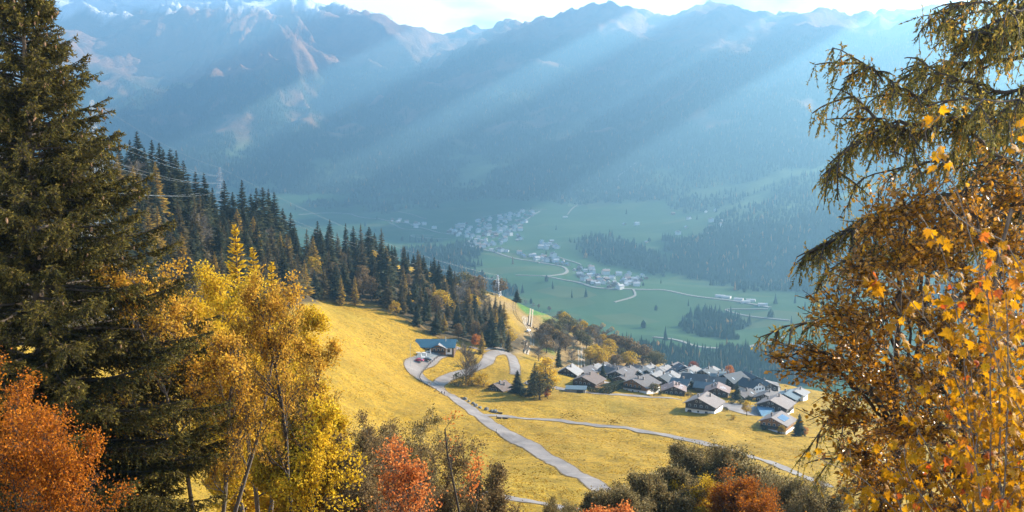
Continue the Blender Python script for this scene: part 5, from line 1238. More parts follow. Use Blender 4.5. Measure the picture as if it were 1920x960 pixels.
def car(u, v, rz, col, lab):
    t = thing('parked_car', lab, 'car', at(u, v) + np.array([0, 0, .3]), rz); m = plain('car paint', col, .25, .6)
    prof = [(-2.1, .35), (2.1, .35), (2.12, .75), (1.2, .9), (.55, 1.42), (-1.1, 1.45), (-1.9, 1.0), (-2.12, .9)]
    b = MB(); n = len(prof); V = [(x, -.82, z) for x, z in prof] + [(x, .82, z) for x, z in prof]
    b.add(V, [tuple(range(n))]); b.add(V, [tuple(range(2 * n - 1, n - 1, -1))]); b.add(V, [((i + 1) % n, i, i + n, (i + 1) % n + n) for i in range(n)]); b.obj('body', m, t)
    for s in (-1, 1):
        b = MB(); b.add([(1.0, s * .835, .95), (.5, s * .835, 1.35), (-1.05, s * .835, 1.38), (-1.6, s * .835, 1.02)], [(0, 1, 2, 3) if s > 0 else (3, 2, 1, 0)]); b.obj('side_window', M_GLASS, t)
    b = MB(); b.add([(1.19, -.7, .93), (1.19, .7, .93), (.6, .66, 1.4), (.6, -.66, 1.4)], [(0, 1, 2, 3)]); o = b.obj('windscreen', M_GLASS, t); o.location = (.02, 0, .02)
    for x in (-1.3, 1.3):
        for y in (-.8, .8):
            b = MB(); b.segs([(x, y - .1, .34)], [(x, y + .1, .34)], .34, .34, 14); k = np.arange(14); b.add(b.v[0][:14], [tuple(k[::-1])]); b.add(b.v[0][14:], [tuple(k)]); b.obj('wheel', plain('tyre', (.02, .02, .02), .8), t)
    for y in (-.6, .6): b = MB(); b.box((2.1, y, .66), (.06, .3, .14)); b.obj('headlight', W_['white'], t)
car(786.7, 678.5, -.15, (.42, .03, .07), 'red car parked at the end of the restaurant terrace')
car(801.5, 677.3, -.1, (.03, .035, .045), 'dark car parked beside the red one before the restaurant')
# dish behind the bare trees
t = thing('satellite_dish', 'large white satellite dish standing on the slope behind the bare trees', 'satellite dish', at(868, 686)); b = MB(); b.segs([(0, 0, -.2)], [(0, 0, 1.4)], .08, .08, 8); b.obj('mast', M_STEEL, t)
b = MB(); k = 20; a = np.arange(k) * 2 * pi / k; rings = [(0, 0), (.5, .08), (1.0, .3)]; ex = np.array([.6, -.8, 0]); ax = np.array([.75, .56, .35]); ax /= np.linalg.norm(ax)
e1 = unit(np.cross(ax, [0, 0, 1.0])); e2 = np.cross(ax, e1); V = [np.array([0, 0, 1.6])]
for r_, d_ in rings[1:]: V += [np.array([0, 0, 1.6]) + (e1 * cos(x) + e2 * sin(x)) * r_ - ax * d_ * -1 for x in a]
b.add(V, [(0, 1 + i, 1 + (i + 1) % k) for i in range(k)]); b.add(V, [(1 + i, 1 + k + i, 1 + k + (i + 1) % k, 1 + (i + 1) % k) for i in range(k)]); b.obj('reflector', W_['white'], t)
t = thing('kiosk', 'tiny pale kiosk at the wood edge above the hairpin bend', 'kiosk', at(938, 651), -.3); b = MB(); b.box((0, 0, .9), (1.4, 1.2, 2.2)); b.obj('wall', plain('pale green panel', (.3, .42, .42), .6), t)
b = MB(); b.box((0, 0, 2.1), (1.8, 1.6, .16)); b.obj('roof', R_['dark'], t)
t = thing('parked_car', 'tiny white vehicle parked on the rutted track of the tan slope', 'car', at(991, 622), 1.2); b = MB(); b.box((0, 0, .75), (3.8, 1.6, .7)); b.box((-.3, 0, 1.3), (2.2, 1.45, .5)); b.obj('body', W_['white'], t)
for x in (-1.2, 1.2):
    for y in (-.75, .75): b = MB(); b.segs([(x, y - .1, .34)], [(x, y + .1, .34)], .34, .34, 12); b.obj('wheel', M_RAIL, t)

# pylons and their cables
def pylon(u, d, vt, half, lab, arms):
    x, zt = ray(u, vt); x *= d; g = ground(x, d)[0] - .5; H = zt * d - g
    t = thing('pylon', lab, 'pylon', (x, d, g), -.5); b = MB(); r = max(.045, d * 0.8e-4); n = 11
    zs = H * (1 - (1 - np.linspace(0, 1, n)) ** 1.15); hw = half * (1 - zs / H) ** 1.15 + .35; C4 = np.array([(-1, -1), (1, -1), (1, 1), (-1, 1)])
    K = np.stack([np.stack([C4[c, 0] * hw, C4[c, 1] * hw, zs], -1) for c in range(4)], 0)
    for c in range(4):
        e = (c + 1) % 4; b.segs(K[c, :-1], K[c, 1:], r * 1.6, r * 1.6, 4); b.segs(K[c, :-1], K[e, 1:], r, r, 4); b.segs(K[e, :-1], K[c, 1:], r, r, 4); b.segs(K[c, 1:], K[e, 1:], r, r, 4)
    b.obj('lattice', M_STEEL, t)
    A = []
    for fr, ln in arms:
        b = MB(); z = H * fr; w = float(np.interp(z, zs, hw)); b.box((0, 0, z), (2 * w + 2 * r, 2 * w + 2 * r, 2 * r))
        for s in (-1, 1):
            for yy in (-w, w): b.segs([(s * w, yy, z)], [(s * ln, 0, z + .3)], r, r, 4); b.segs([(s * w, yy, z + 1.3)], [(s * ln, 0, z + .3)], r, r, 4)
            k = cos(-.5); q_ = sin(-.5); A.append(np.array([x + s * ln * k, d + s * ln * q_, g + z - 1.2])); b.segs([(s * ln, 0, z + .3)], [(s * ln, 0, z - 1.2)], r, r, 4)
        b.obj('crossarm', M_STEEL, t)
    A.append(np.array([x, d, g + H])); return A
A1 = pylon(172, 330, 188, 5.0, 'tall grey lattice pylon partly hidden behind the big spruce', [(.62, 5.2), (.76, 4.2), (.88, 3.4)])
A2 = pylon(412, 590, 314, 3.6, 'small lattice pylon rising over the wooded skyline', [(.72, 3.6), (.82, 3.0), (.91, 2.4)])
A3 = pylon(933, 770, 516, 2.0, 'cable mast standing on the shoulder above a round rust tree', [(.86, 4.0), (.95, 3.0)])
M_WIRE = plain('cable metal', (.45, .44, .42), .4, .6, .5)
def wire(a, c, sag, r, lab, grp):
    s = np.linspace(0, 1, 26)[:, None]; P = a * (1 - s) + c * s; P[:, 2] -= (4 * sag * s * (1 - s))[:, 0]; b = MB(); b.segs(P[:-1] - a, P[1:] - a, r, r, 4); o = b.obj('cable', M_WIRE); o.location = a; tag(o, lab, 'cable', grp)
for i in range(7): wire(A1[i], A2[i], 2.5, .02 if i < 6 else .018, 'thin bright power cable strung between the lattice pylons over the wood', 'power cables over the wood')
for i, j in ((0, 0), (1, 1), (6, 4)): wire(A2[i], A3[j], 7, .022, 'thin power cable running down to the cable mast on the shoulder', 'power cables to the mast')
# ---------------------------------------------------------------- foreground trees
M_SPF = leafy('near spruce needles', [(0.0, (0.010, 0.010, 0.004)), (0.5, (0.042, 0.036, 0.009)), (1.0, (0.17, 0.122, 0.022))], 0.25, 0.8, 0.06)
M_CONE = plain('spruce cone', (0.26, 0.14, 0.07), 0.7, .2, nscale=30, namt=.4)
M_TWIG = plain('twig bark', (0.11, 0.085, 0.065), 0.85, .15, nscale=12, namt=.4)
M_DTWIG = plain('dark twig bark', (0.05, 0.038, 0.028), 0.85, .15, nscale=12, namt=.4)
M_PTWIG = plain('pale twig bark', (0.27, 0.20, 0.14), 0.8, .2, nscale=12, namt=.3)
M_LARF = leafy('near larch needles', [(0.0, (0.045, 0.048, 0.014)), (0.45, (0.19, 0.15, 0.032)), (0.8, (0.38, 0.25, 0.035)), (1.0, (0.58, 0.26, 0.02))], 0.5, 0.6, 0.2)
M_BEECH = leafy('near beech leaves', [(0.0, (0.08, 0.034, 0.006)), (0.4, (0.29, 0.12, 0.006)), (0.8, (0.52, 0.225, 0.009)), (1.0, (0.62, 0.31, 0.02))], 0.45, 0.32, 0.6)
M_MAPLE = leafy('near maple leaves', [(0.0, (0.15, 0.058, 0.003)), (0.5, (0.34, 0.145, 0.003)), (0.85, (0.44, 0.215, 0.004)), (0.93, (0.40, 0.10, 0.010)), (1.0, (0.36, 0.055, 0.010))], 0.5, 0.6, 0.15)
M_YEL = leafy('bright yellow foliage', [(0.0, (0.22, 0.13, 0.012)), (0.4, (0.50, 0.30, 0.014)), (1.0, (0.72, 0.47, 0.03))], 0.45)
M_AMB = leafy('amber foliage', [(0.0, (0.22, 0.11, 0.02)), (0.5, (0.50, 0.26, 0.028)), (1.0, (0.70, 0.42, 0.045))], 0.4)
M_ORF = leafy('orange shrub foliage', [(0.0, (0.10, 0.032, 0.008)), (0.5, (0.34, 0.095, 0.006)), (1.0, (0.54, 0.19, 0.012))], 0.4)
M_RED = leafy('red orange foliage', [(0.0, (0.32, 0.08, 0.02)), (0.5, (0.58, 0.17, 0.035)), (1.0, (0.70, 0.32, 0.09))], 0.45)
M_OLF = leafy('silvery olive foliage', [(0.0, (0.045, 0.032, 0.011)), (0.6, (0.165, 0.115, 0.038)), (0.9, (0.27, 0.19, 0.07)), (1.0, (0.38, 0.29, 0.13))], 0.35, 0.7, 0.12)

def base_at(u, d):
    x, _ = ray(u, 600.0); g = ground(x * d, d)[0]; return np.array([float(x * d), d, g - .2])

# --- the big cone-bearing spruce
def big_spruce(u, d, vtop, lab):
    r = np.random.default_rng(11); B = base_at(u, d); H = pt(u, vtop, d)[2] - B[2]
    t = thing('spruce_tree', lab, 'tree', B); tb = MB(); zz = np.linspace(0, H, 14); P = np.column_stack([np.cumsum(r.normal(0, .03, 14)), np.cumsum(r.normal(0, .03, 14)), zz]); rad = .34 * (1 - zz / H) + .03
    tb.segs(P[:-1], P[1:], rad[:-1], rad[1:], 10); tb.obj('trunk', M_BARK, t)
    br = MB(); nd = MB(); cones = []
    dep = np.sort(r.uniform(.3 ** .8, 24 ** .8, 560) ** (1 / .8))
    S0, S1, SR, NP, ND, NT = [], [], [], [], [], []
    for D_ in dep:
        ph = r.uniform(0, 2 * pi); Lb = min(0.46 * D_ ** .97, 7.6) * r.uniform(.72, 1.12) + .25
        n = max(4, int(Lb / .3)); s = np.linspace(0, 1, n + 1); el = np.interp(s, [0, .45, 1], [.05 + .25 * (1 - D_ / 24), -.12 + .35 * (1 - D_ / 24), .62 - .25 * D_ / 24]) + r.normal(0, .07)
        az = ph + np.cumsum(r.normal(0, .05, n + 1)); st = Lb / n
        dv = np.stack([np.cos(az) * np.cos(el), np.sin(az) * np.cos(el), np.sin(el)], -1); pts_ = np.vstack([[0, 0, H - D_], np.array([0, 0, H - D_]) + np.cumsum(dv[:-1] * st, 0)])
        rr_ = .012 * Lb * (1 - s) + .008; br.segs(pts_[:-1], pts_[1:], rr_[:-1], rr_[1:], 5)
        m = int(Lb * 17) + 8; q = r.uniform(.08, 1, m) ** .8; idx = np.clip((q * n).astype(int), 0, n - 1); fr = q * n - idx
        p0 = pts_[idx] * (1 - fr[:, None]) + pts_[idx + 1] * fr[:, None]; dd = dv[idx]; sd = np.stack([-dd[:, 1], dd[:, 0], 0 * dd[:, 0]], -1) * r.choice([-1, 1], m)[:, None]
        tl = (.22 + .20 * Lb * np.sin(np.pi * np.clip(q * .85 + .12, 0, 1)) * .62) * r.uniform(.6, 1.2, m)
        td = unit(dd * .65 + sd * r.uniform(.3, 1.0, m)[:, None] + np.array([0, 0, 1]) * (r.uniform(-.95, .10, m))[:, None]); p1 = p0 + td * tl[:, None]; p1[:, 2] -= .10 * tl
        br.segs(p0, p1, .009, .004, 3)
        k = np.maximum(4, (tl / .042).astype(int)); o = np.repeat(np.arange(m), k); f = r.uniform(.05, 1.04, len(o))[:, None]
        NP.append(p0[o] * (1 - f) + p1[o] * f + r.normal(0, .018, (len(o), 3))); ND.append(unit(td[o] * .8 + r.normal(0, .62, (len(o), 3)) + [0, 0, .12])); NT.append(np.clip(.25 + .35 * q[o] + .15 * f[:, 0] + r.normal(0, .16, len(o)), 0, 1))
        if D_ < 21:
            for _ in range(r.integers(0, 4) if Lb > .9 else 1): j = r.integers(max(0, m - m // 3 - 1), m); cones.append(pts_[-1 - r.integers(0, 2)] * .5 + p1[j] * .5)
    br.obj('branches', M_DTWIG, t)
    NP = np.concatenate(NP); ND = np.concatenate(ND); NT = np.concatenate(NT); n = len(NP); lat = unit(np.cross(ND, r.normal(size=(n, 3)))); up = np.cross(lat, ND); s = r.uniform(.085, .17, n)[:, None]
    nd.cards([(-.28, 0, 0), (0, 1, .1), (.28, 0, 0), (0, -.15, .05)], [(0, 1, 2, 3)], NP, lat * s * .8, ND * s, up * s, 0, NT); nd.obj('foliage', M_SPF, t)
    cb = MB(); a = 8; prof = [(0, .012), (-.03, .026), (-.08, .03), (-.13, .022), (-.16, .006)]
    for (z0, r0), (z1, r1) in zip(prof, prof[1:]): cb.segs([(0, 0, z0)], [(0, 0, z1)], r0, r1, a)
    cm = cb.mesh('cone', M_CONE); cones = [c for c in cones if c[1] < 2.2]; r.shuffle(cones)
    for c in cones[:100]:
        o = link(bpy.data.objects.new('cone', cm), t); o.location = c - np.array([0, 0, .05]); o.rotation_euler = (r.normal(0, .2), r.normal(0, .2), 0); s = r.uniform(.95, 1.5); o.scale = (s, s, s)
    if len(cones) > 100:
        cb = MB()
        for c in cones[100:300]:
            for (z0, r0), (z1, r1) in zip(prof, prof[1:]): cb.segs([c + (0, 0, z0)], [c + (0, 0, z1)], r0 * 1.1, r1 * 1.1, 6)
        tag(cb.obj('cones', M_CONE, t), kind='stuff')
    return n
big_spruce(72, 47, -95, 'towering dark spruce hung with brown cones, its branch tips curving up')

# --- broadleaf trees grown branch by branch
def u1(v):
    return v / (v[0] * v[0] + v[1] * v[1] + v[2] * v[2] + 1e-12) ** .5
def x1(a, b): return np.array([a[1] * b[2] - a[2] * b[1], a[2] * b[0] - a[0] * b[2], a[0] * b[1] - a[1] * b[0]])
def grow(r, p, d, L, rad, lev, maxl, cfg, out, tips, stem=None):
    n = max(3, int(cfg['seg'] * (1.5 if lev == 0 else 1))); st = L / n
    for i in range(n):
        d = u1(d + r.normal(0, cfg['wig'] * (1 if lev else .5), 3) + np.array([0, 0, cfg['up'] if lev else .06])); q = p + d * st; r1 = rad * (1 - .75 * (i + 1) / n) if lev else rad * (1 - .6 * (i + 1) / n)
        r0 = rad * (1 - .75 * i / n) if lev else rad * (1 - .6 * i / n)
        out.append((p, q, r0, r1, lev)); p = q
        if lev >= maxl - 1: tips.append((p, d, lev))
        if lev < maxl and i >= (cfg['first'] * n if lev == 0 else 0):
            k = cfg['kids'][lev]; k = int(k) + (r.uniform() < k - int(k))
            for _ in range(k):
                ax = u1(x1(d, r.normal(size=3))); a = cfg['ang'] * r.uniform(.6, 1.35); c = d * cos(a) + ax * sin(a)
                grow(r, p, c, L * cfg['ratio'][lev] * r.uniform(.6, 1.15) * (1.1 - .5 * i / n), r1 * .62 if lev else max(r1 * .5, .012), lev + 1, maxl, cfg, out, tips)
    tips.append((p, d, lev))
LAST = [None, 1]
def fg_tree(name, lab, u, d, vtop, cfg, leafm, bark, leafsize, per, seed, lean=(0, 0), dens=lambda z: 1.0, cat='tree', group=None, stems=1, shape=None, tint=(.5, .2), jit=.12, B=None):
    r = np.random.default_rng(seed); B = base_at(u, d) if B is None else np.array(B); H = pt(u, vtop, d)[2] - B[2]
    t = thing(name, lab, cat, B, 0, group); out, tips = [], []
    for k in range(stems):
        a = r.uniform(0, 6.28); dd = unit(np.array([lean[0] + (cos(a) * .28 if stems > 1 else 0), lean[1] + (sin(a) * .28 if stems > 1 else 0), 1.0])); grow(r, np.array([cos(a), sin(a), 0]) * (.25 if stems > 1 else 0), dd, cfg['tl'] * H * (r.uniform(.75, 1) if k else 1), cfg.get('r0', .014) * H / (stems ** .4), 0, cfg['lev'], cfg, out, tips)
    P0 = np.array([o[0] for o in out]); P1 = np.array([o[1] for o in out]); R0 = np.array([o[2] for o in out]); R1_ = np.array([o[3] for o in out]); LV = np.array([o[4] for o in out])
    mx = P1[:, 2].max(); sc = H / mx; P0 *= sc; P1 *= sc; mn = cfg.get('rmin', .006); R0 = np.maximum(R0, mn); R1_ = np.maximum(R1_, mn * .7)
    b = MB(); k = LV == 0; b.segs(P0[k], P1[k], R0[k], R1_[k], 8); b.obj('trunk', bark, t)
    b = MB(); k = (LV > 0) & (LV < 3); b.segs(P0[k], P1[k], R0[k], R1_[k], 5); k = LV >= 3; b.segs(P0[k], P1[k], R0[k], R1_[k], 3); b.obj('branches', bark, t)
    T = np.array([x[0] for x in tips]) * sc; Td = np.array([x[1] for x in tips])
    w = np.array([dens(z) for z in T[:, 2] / H]); gap = .045 * H; w = w * np.clip(1 + 2.2 * noise2(T[:, 0] / gap + T[:, 1] / gap * .6 + seed, T[:, 2] / gap, seed), 0, 2.6)
    k = r.poisson(per * w); o = np.repeat(np.arange(len(T)), k); n = len(o)
    LAST[:] = [t, H]
    if n:
        p = T[o] + r.normal(0, jit, (n, 3)); dr = unit(Td[o] * .5 + r.normal(0, .7, (n, 3)) + [0, 0, -.25]); lat = unit(np.cross(dr, r.normal(size=(n, 3)))); up = np.cross(lat, dr); s = (leafsize * r.uniform(.65, 1.3, n))[:, None]
        b = MB(); cl = r.normal(0, tint[1] * .6, len(T)); b.cards(LEAF[0], LEAF[1], p, lat * s * 1.15, dr * s, up * s * 1.5, 0, np.clip(tint[0] + cl[o] + r.normal(0, tint[1], n), 0, 1)); b.obj('foliage', leafm, t)
    return n
C_DENSE = dict(seg=6, wig=.16, up=.07, kids=(3.0, 2.1, 1.5, 0), ang=.7, ratio=(.27, .55, .5, .5), lev=3, tl=.8, first=.15)
C_WISP = dict(seg=6, wig=.13, up=.06, kids=(1.9, 1.5, 1.1, 0), ang=.62, ratio=(.42, .55, .55, .5), lev=3, tl=.8, first=.12, r0=.008)
C_AIRY = dict(seg=5, wig=.14, up=.10, kids=(2.2, 1.7, 1.5, 1.0), ang=.6, ratio=(.28, .55, .5, .45), lev=4, tl=.72, first=.25, r0=.012)
C_SHRUB = dict(seg=4, wig=.15, up=.12, kids=(2.2, 1.8, 1.4, 0), ang=.55, ratio=(.36, .55, .5, .5), lev=3, tl=.75, first=.1, r0=.008)
N = []
N.append(fg_tree('broadleaf_tree', 'tall dense bright yellow tree glowing in the sun beside the big spruce', 468, 74, 478, C_DENSE, M_YEL, M_TWIG, .14, 3.6, 21, stems=3, jit=.2))
N.append(fg_tree('broadleaf_tree', 'lower bright yellow tree at the foot of the tall dense yellow one', 590, 66, 720, C_DENSE, M_YEL, M_TWIG, .14, 2.6, 22, stems=3, jit=.2))
N.append(fg_tree('broadleaf_tree', 'amber leaved tree with many pale fine twigs in front of the big spruce edge', 385, 52, 458, dict(C_AIRY, up=.14, rmin=.009), M_AMB, M_TWIG, .12, .45, 23, stems=3, dens=lambda z: .35 + 1.1 * max(0, z - .3), jit=.15))
N.append(fg_tree('broadleaf_tree', 'slender tree with dark open branches and thin orange leaves against the meadow', 540, 50, 512, C_AIRY, M_AMB, M_DTWIG, .11, .5, 24, lean=(.10, 0), dens=lambda z: .25 + 1.6 * max(0, z - .6), stems=2, jit=.12))
N.append(fg_tree('broadleaf_tree', 'leaning bare dark tree with sparse yellow leaves above the bottom edge', 505, 36, 760, dict(C_AIRY, lev=3), M_YEL, M_DTWIG, .10, 1.1, 25, lean=(.5, 0), jit=.12))
N.append(fg_tree('broadleaf_tree', 'orange leaved beech filling the corner in front of the big spruce', -10, 27, 650, dict(C_WISP, rmin=.004), M_ORF, M_DTWIG, .065, 2.2, 26, stems=3, dens=lambda z: .15 + 1.2 * max(0, z - .45), jit=.12))
N.append(fg_tree('broadleaf_tree', 'low orange beech shoot reaching right in front of the spruce foot', 120, 27, 745, dict(C_WISP, rmin=.004), M_ORF, M_DTWIG, .065, 2, 27, stems=3, lean=(.1, 0), dens=lambda z: .2 + 1.0 * max(0, z - .4), jit=.12))
for i, (u, d, vt, per, lab) in enumerate([(690, 62, 790, .9, 'thicket of brown bare twigs left of the red orange tree'), (740, 66, 775, 1.0, 'brown twiggy shrub tree with olive tips behind the red orange tree'), (650, 56, 840, .7, 'greyish bare twigged shrub tree under the slender dark tree'),
                                         (820, 60, 800, .7, 'fine twigged brown shrub tree right behind the red orange tree'), (905, 55, 880, 1.0, 'brown shrub tree with pale flecks by the bottom road')]):
    N.append(fg_tree('shrub_tree', lab, u, d, vt, C_SHRUB, M_RUST if i != 1 else M_OLF, M_TWIG, .10, per * 2.0, 30 + i, stems=5, jit=.14, tint=(.6, .3)))
N.append(fg_tree('broadleaf_tree', 'red orange leaved young tree among brown shrubs', 782, 42, 804, dict(C_WISP, kids=(2.2, 1.8, 1.2, 0)), M_RED, M_TWIG, .10, .38, 40, stems=2, dens=lambda z: .15 + 1.3 * max(0, z - .35), jit=.12))
N.append(fg_tree('broadleaf_tree', 'thin straight nearly bare tree with a few red leaves at its top', 872, 40, 775, dict(C_AIRY, lev=3, kids=(1.8, 1.3, .9, 0), ang=1.0, tl=1.0, ratio=(.2, .5, .5, .5), first=.45, r0=.009), M_RED, M_DTWIG, .09, .10, 41, dens=lambda z: 1 if z > .9 else .35))
N.append(fg_tree('broadleaf_tree', 'bare young tree leaning right with red leaves on its tips', 868, 36, 850, dict(C_AIRY, lev=3, kids=(1.2, 1.0, .8, 0), tl=1.0, ratio=(.25, .5, .5, .5), first=.5, r0=.009), M_RED, M_DTWIG, .09, .5, 42, lean=(.34, 0), dens=lambda z: 1.4 if z > .75 else .3))
OR = []
OL = [(1140, 96, 922, 'small silvery olive bush tree at the lower end of the road'), (1205, 92, 862, 'tallest silvery olive tree of the lower thicket'), (1250, 88, 880, 'dark olive tree in the middle of the lower thicket'),
      (1300, 104, 846, 'olive brown tree at the back of the lower thicket'), (1345, 108, 850, 'olive brown tree with open twigs beside the field road'), (1400, 104, 866, 'grey olive shrub tree right of the open twigged one'), (1452, 92, 868, 'pale flecked olive shrub tree near the right hand foliage'),
      (1180, 82, 905, 'low dark olive tree in front of the tallest silvery one'), (1090, 74, 935, 'pale flecked shrub at the bottom edge near the road'), (1500, 84, 890, 'brown olive shrub tree under the hanging larch twigs')]
for i, (u, d, vt, lab) in enumerate(OL):
    if i < 5:
        N.append(fg_tree('shrub_tree', lab, u, d, vt, dict(C_WISP, lev=3, kids=(2.6, 2.0, 1.4, 0)), M_OLF, M_TWIG, .14, 2.9 if i != 4 else 1.5, 50 + i, stems=4, jit=.22, tint=(.55, .28))); OR.append((LAST[0], LAST[1]))
    else:
        B_ = base_at(u, d); H_ = pt(u, vt, d)[2] - B_[2]; k = H_ / OR[i - 5][1]; dup(OR[i - 5][0], B_, i * 1.9, (k * 1.1, k * 1.1, k), lab, None)
for i, (u, d, vt, m, per, lab) in enumerate([(1322, 88, 893, M_YEL, 1.1, 'golden yellow shrub tree between the olive thicket and the orange ones'), (1378, 86, 888, M_ORF, .8, 'orange leaved shrub tree in the middle of the lower thicket'), (1418, 84, 900, M_ORF, .6, 'thin orange shrub tree right of the fuller orange one'),
                                            (1472, 76, 915, M_ORF, .8, 'rust orange shrub at the right end of the lower thicket'), (1125, 70, 948, M_RED, 2, 'tiny red orange shrub top at the bottom edge')]):
    N.append(fg_tree('shrub_tree', lab, u, d, vt, dict(C_WISP, lev=3), m, M_TWIG, .13, per * 1.7, 70 + i, stems=3, jit=.2, tint=(.5, .25)))

# feathery golden larches behind the yellow tree
proto('feather0', conifer_meshes(180, 20, 2.6, M_YEL, 1.6, .2, -.35, power=.7), 'larch_tree')
for u, d, vt, lab in [(446, 84, 418, 'feathery golden larch tip rising behind the yellow tree'), (512, 80, 488, 'smaller feathery golden larch tip right of the yellow tree'), (478, 88, 462, 'golden larch squeezed between the two feathery tips')]:
    B = base_at(u, d); H = pt(u, vt, d)[2] - B[2]; s = H / 20; plant('feather0', B, u, (s * .8, s * .8, s), lab)
print('foreground leaves', sum(N))
# ---------------------------------------------------------------- the near trees on the right: larch, beech, maple
def poly3(P, step):
    P = np.array([pt(*p) for p in P]); P = np.vstack([2 * P[0] - P[1], P, 2 * P[-1] - P[-2]]); out = []
    for i in range(1, len(P) - 2):
        a, b, c, d = P[i - 1:i + 3]; n = max(2, int(np.linalg.norm(c - b) / step)); t = np.linspace(0, 1, n, endpoint=False)[:, None]
        out.append(.5 * (2 * b + (c - a) * t + (2 * a - 5 * b + 4 * c - d) * t ** 2 + (3 * b - a - 3 * c + d) * t ** 3))
    return np.vstack(out + [P[-2:-1]])
def near_larch():
    r = np.random.default_rng(5); d0 = 14.0; u0 = 2010; x, _ = ray(u0, 500.0); x *= d0; g = ground(x, d0)[0] - .3
    O = np.array([float(x), d0, g]); t = thing('larch_tree', 'near larch with long drooping needle twigs hanging over the valley view', 'tree', O)
    b = MB(); zz = np.linspace(0, 14, 12); P = np.column_stack([np.cumsum(r.normal(0, .03, 12)), np.cumsum(r.normal(0, .03, 12)), zz]); rd = .24 * (1 - zz / 19); b.segs(P[:-1], P[1:], rd[:-1], rd[1:], 12); b.obj('trunk', M_BARK, t)
    BR = [[(2010, -60, 14), (1930, 15, 13.8), (1870, 40, 13.5), (1815, 75, 13.3)], [(2010, 330, 14), (1890, 300, 13.8), (1790, 225, 13.5), (1690, 165, 13.2), (1630, 125, 13.0), (1562, 90, 12.9)],
          [(2010, 220, 14), (1850, 214, 13.6), (1740, 232, 13.3), (1660, 238, 13.1), (1600, 275, 13), (1540, 330, 12.9)], [(1740, 260, 13.4), (1660, 232, 13.2), (1600, 180, 13.1), (1560, 165, 13)],
          [(2010, 420, 14), (1850, 360, 14), (1740, 380, 13.7), (1640, 405, 13.5), (1580, 440, 13.3), (1515, 475, 13.2)], [(2010, 560, 14.2), (1800, 560, 14), (1650, 575, 13.7), (1560, 600, 13.5), (1490, 608, 13.3), (1425, 632, 13.1)],
          [(2010, 640, 14), (1800, 690, 14.2), (1640, 730, 14), (1560, 780, 13.9), (1500, 860, 13.8)], [(2010, -120, 14), (1900, -40, 13.9), (1800, 10, 13.8), (1730, 30, 13.7)],
          [(2010, 90, 14), (1900, 110, 14.4), (1800, 120, 14.6), (1700, 140, 14.8), (1650, 190, 14.9)], [(2010, 140, 14), (1900, 170, 13.4), (1800, 150, 13.1), (1720, 120, 13)], [(2010, 480, 14), (1850, 440, 14.6), (1700, 450, 14.8), (1580, 490, 14.9), (1540, 520, 15)],
          [(2010, 260, 14), (1880, 260, 14.5), (1760, 300, 14.8), (1660, 320, 15), (1590, 350, 15.1)], [(2010, 20, 14), (1900, 60, 13.3), (1820, 60, 13), (1760, 30, 12.8)], [(2010, 360, 14), (1880, 400, 13.2), (1760, 440, 12.9), (1660, 470, 12.8)],
          [(2010, 720, 14), (1850, 760, 14.4), (1700, 800, 14.5), (1580, 850, 14.5), (1530, 900, 14.5)], [(2010, 780, 14), (1820, 850, 14), (1700, 880, 14), (1600, 930, 14)], [(2010, 180, 14), (1960, 170, 12.5), (1880, 190, 12), (1800, 180, 11.8)],
          [(1990, -80, 14), (1950, 0, 13), (1890, 20, 12.6), (1850, 0, 12.4)]]
    br = MB(); lf = MB(); T0, T1, TT = [], [], []
    def along(P, rad, lev, th_=1.0):
        n = len(P); s = np.linspace(0, 1, n); rr_ = rad * (1 - s) + .006; br.segs(P[:-1], P[1:], rr_[:-1], rr_[1:], 6 if lev == 0 else 4)
        L_ = np.linalg.norm(np.diff(P, axis=0), axis=1).sum(); dd = np.gradient(P, axis=0); dd = unit(dd)
        if lev < 2:
            for _ in range(int(L_ * (9 if lev == 0 else 4.0) * th_)):
                i = r.integers(int(n * .12), n - 1); sd = unit(np.cross(dd[i], [0, 0, 1.0])) * r.choice([-1, 1]); c = unit(dd[i] * .7 + sd * r.uniform(.2, 1) + np.array([0, 0, r.uniform(-.45, .3)]))
                l = (.75 if lev == 0 else .4) * r.uniform(.5, 1.2) * (1.15 - .6 * i / n); k = 7; Q = [P[i]]
                for j in range(k): c = unit(c + np.array([0, 0, -.10]) + r.normal(0, .07, 3)); Q.append(Q[-1] + c * l / k)
                along(np.array(Q), .010 if lev == 0 else .006, lev + 1, th_)
        m = int(L_ * (34 if lev == 0 else 30) * (.4 + .6 * th_)); i = r.integers(int(n * (.25 if lev == 0 else 0)), n, m); p0 = P[i] + r.normal(0, .006, (m, 3))
        hang = r.uniform(0, 1, m) < .72; l = np.where(hang, r.uniform(.10, .34, m), r.uniform(.04, .13, m)); dr = unit(dd[i] * .45 + r.normal(0, .42, (m, 3)) + np.where(hang, -1.15, .35)[:, None] * np.array([0, 0, 1]))
        T0.append(p0); T1.append(p0 + dr * l[:, None]); TT.append(np.where(r.uniform(0, 1, m) < .07, .97, r.uniform(.1, .8, m)))
    for k, px in enumerate(BR):
        P = poly3(px, .12) - O; P[1:-1] += r.normal(0, .012, (len(P) - 2, 3)); along(P, .05 if k in (0, 2, 7) else .032, 0, .35 if k in (5, 6, 14, 15) else .75)
    T0 = np.concatenate(T0); T1 = np.concatenate(T1); TT = np.concatenate(TT); br.segs(T0, T1, .0035, .002, 3); br.obj('branches', M_DTWIG, t)
    l = np.linalg.norm(T1 - T0, axis=1); k = np.maximum(4, (l / .014).astype(int)); o = np.repeat(np.arange(len(l)), k); n = len(o); f = r.uniform(.02, 1.03, n)[:, None]
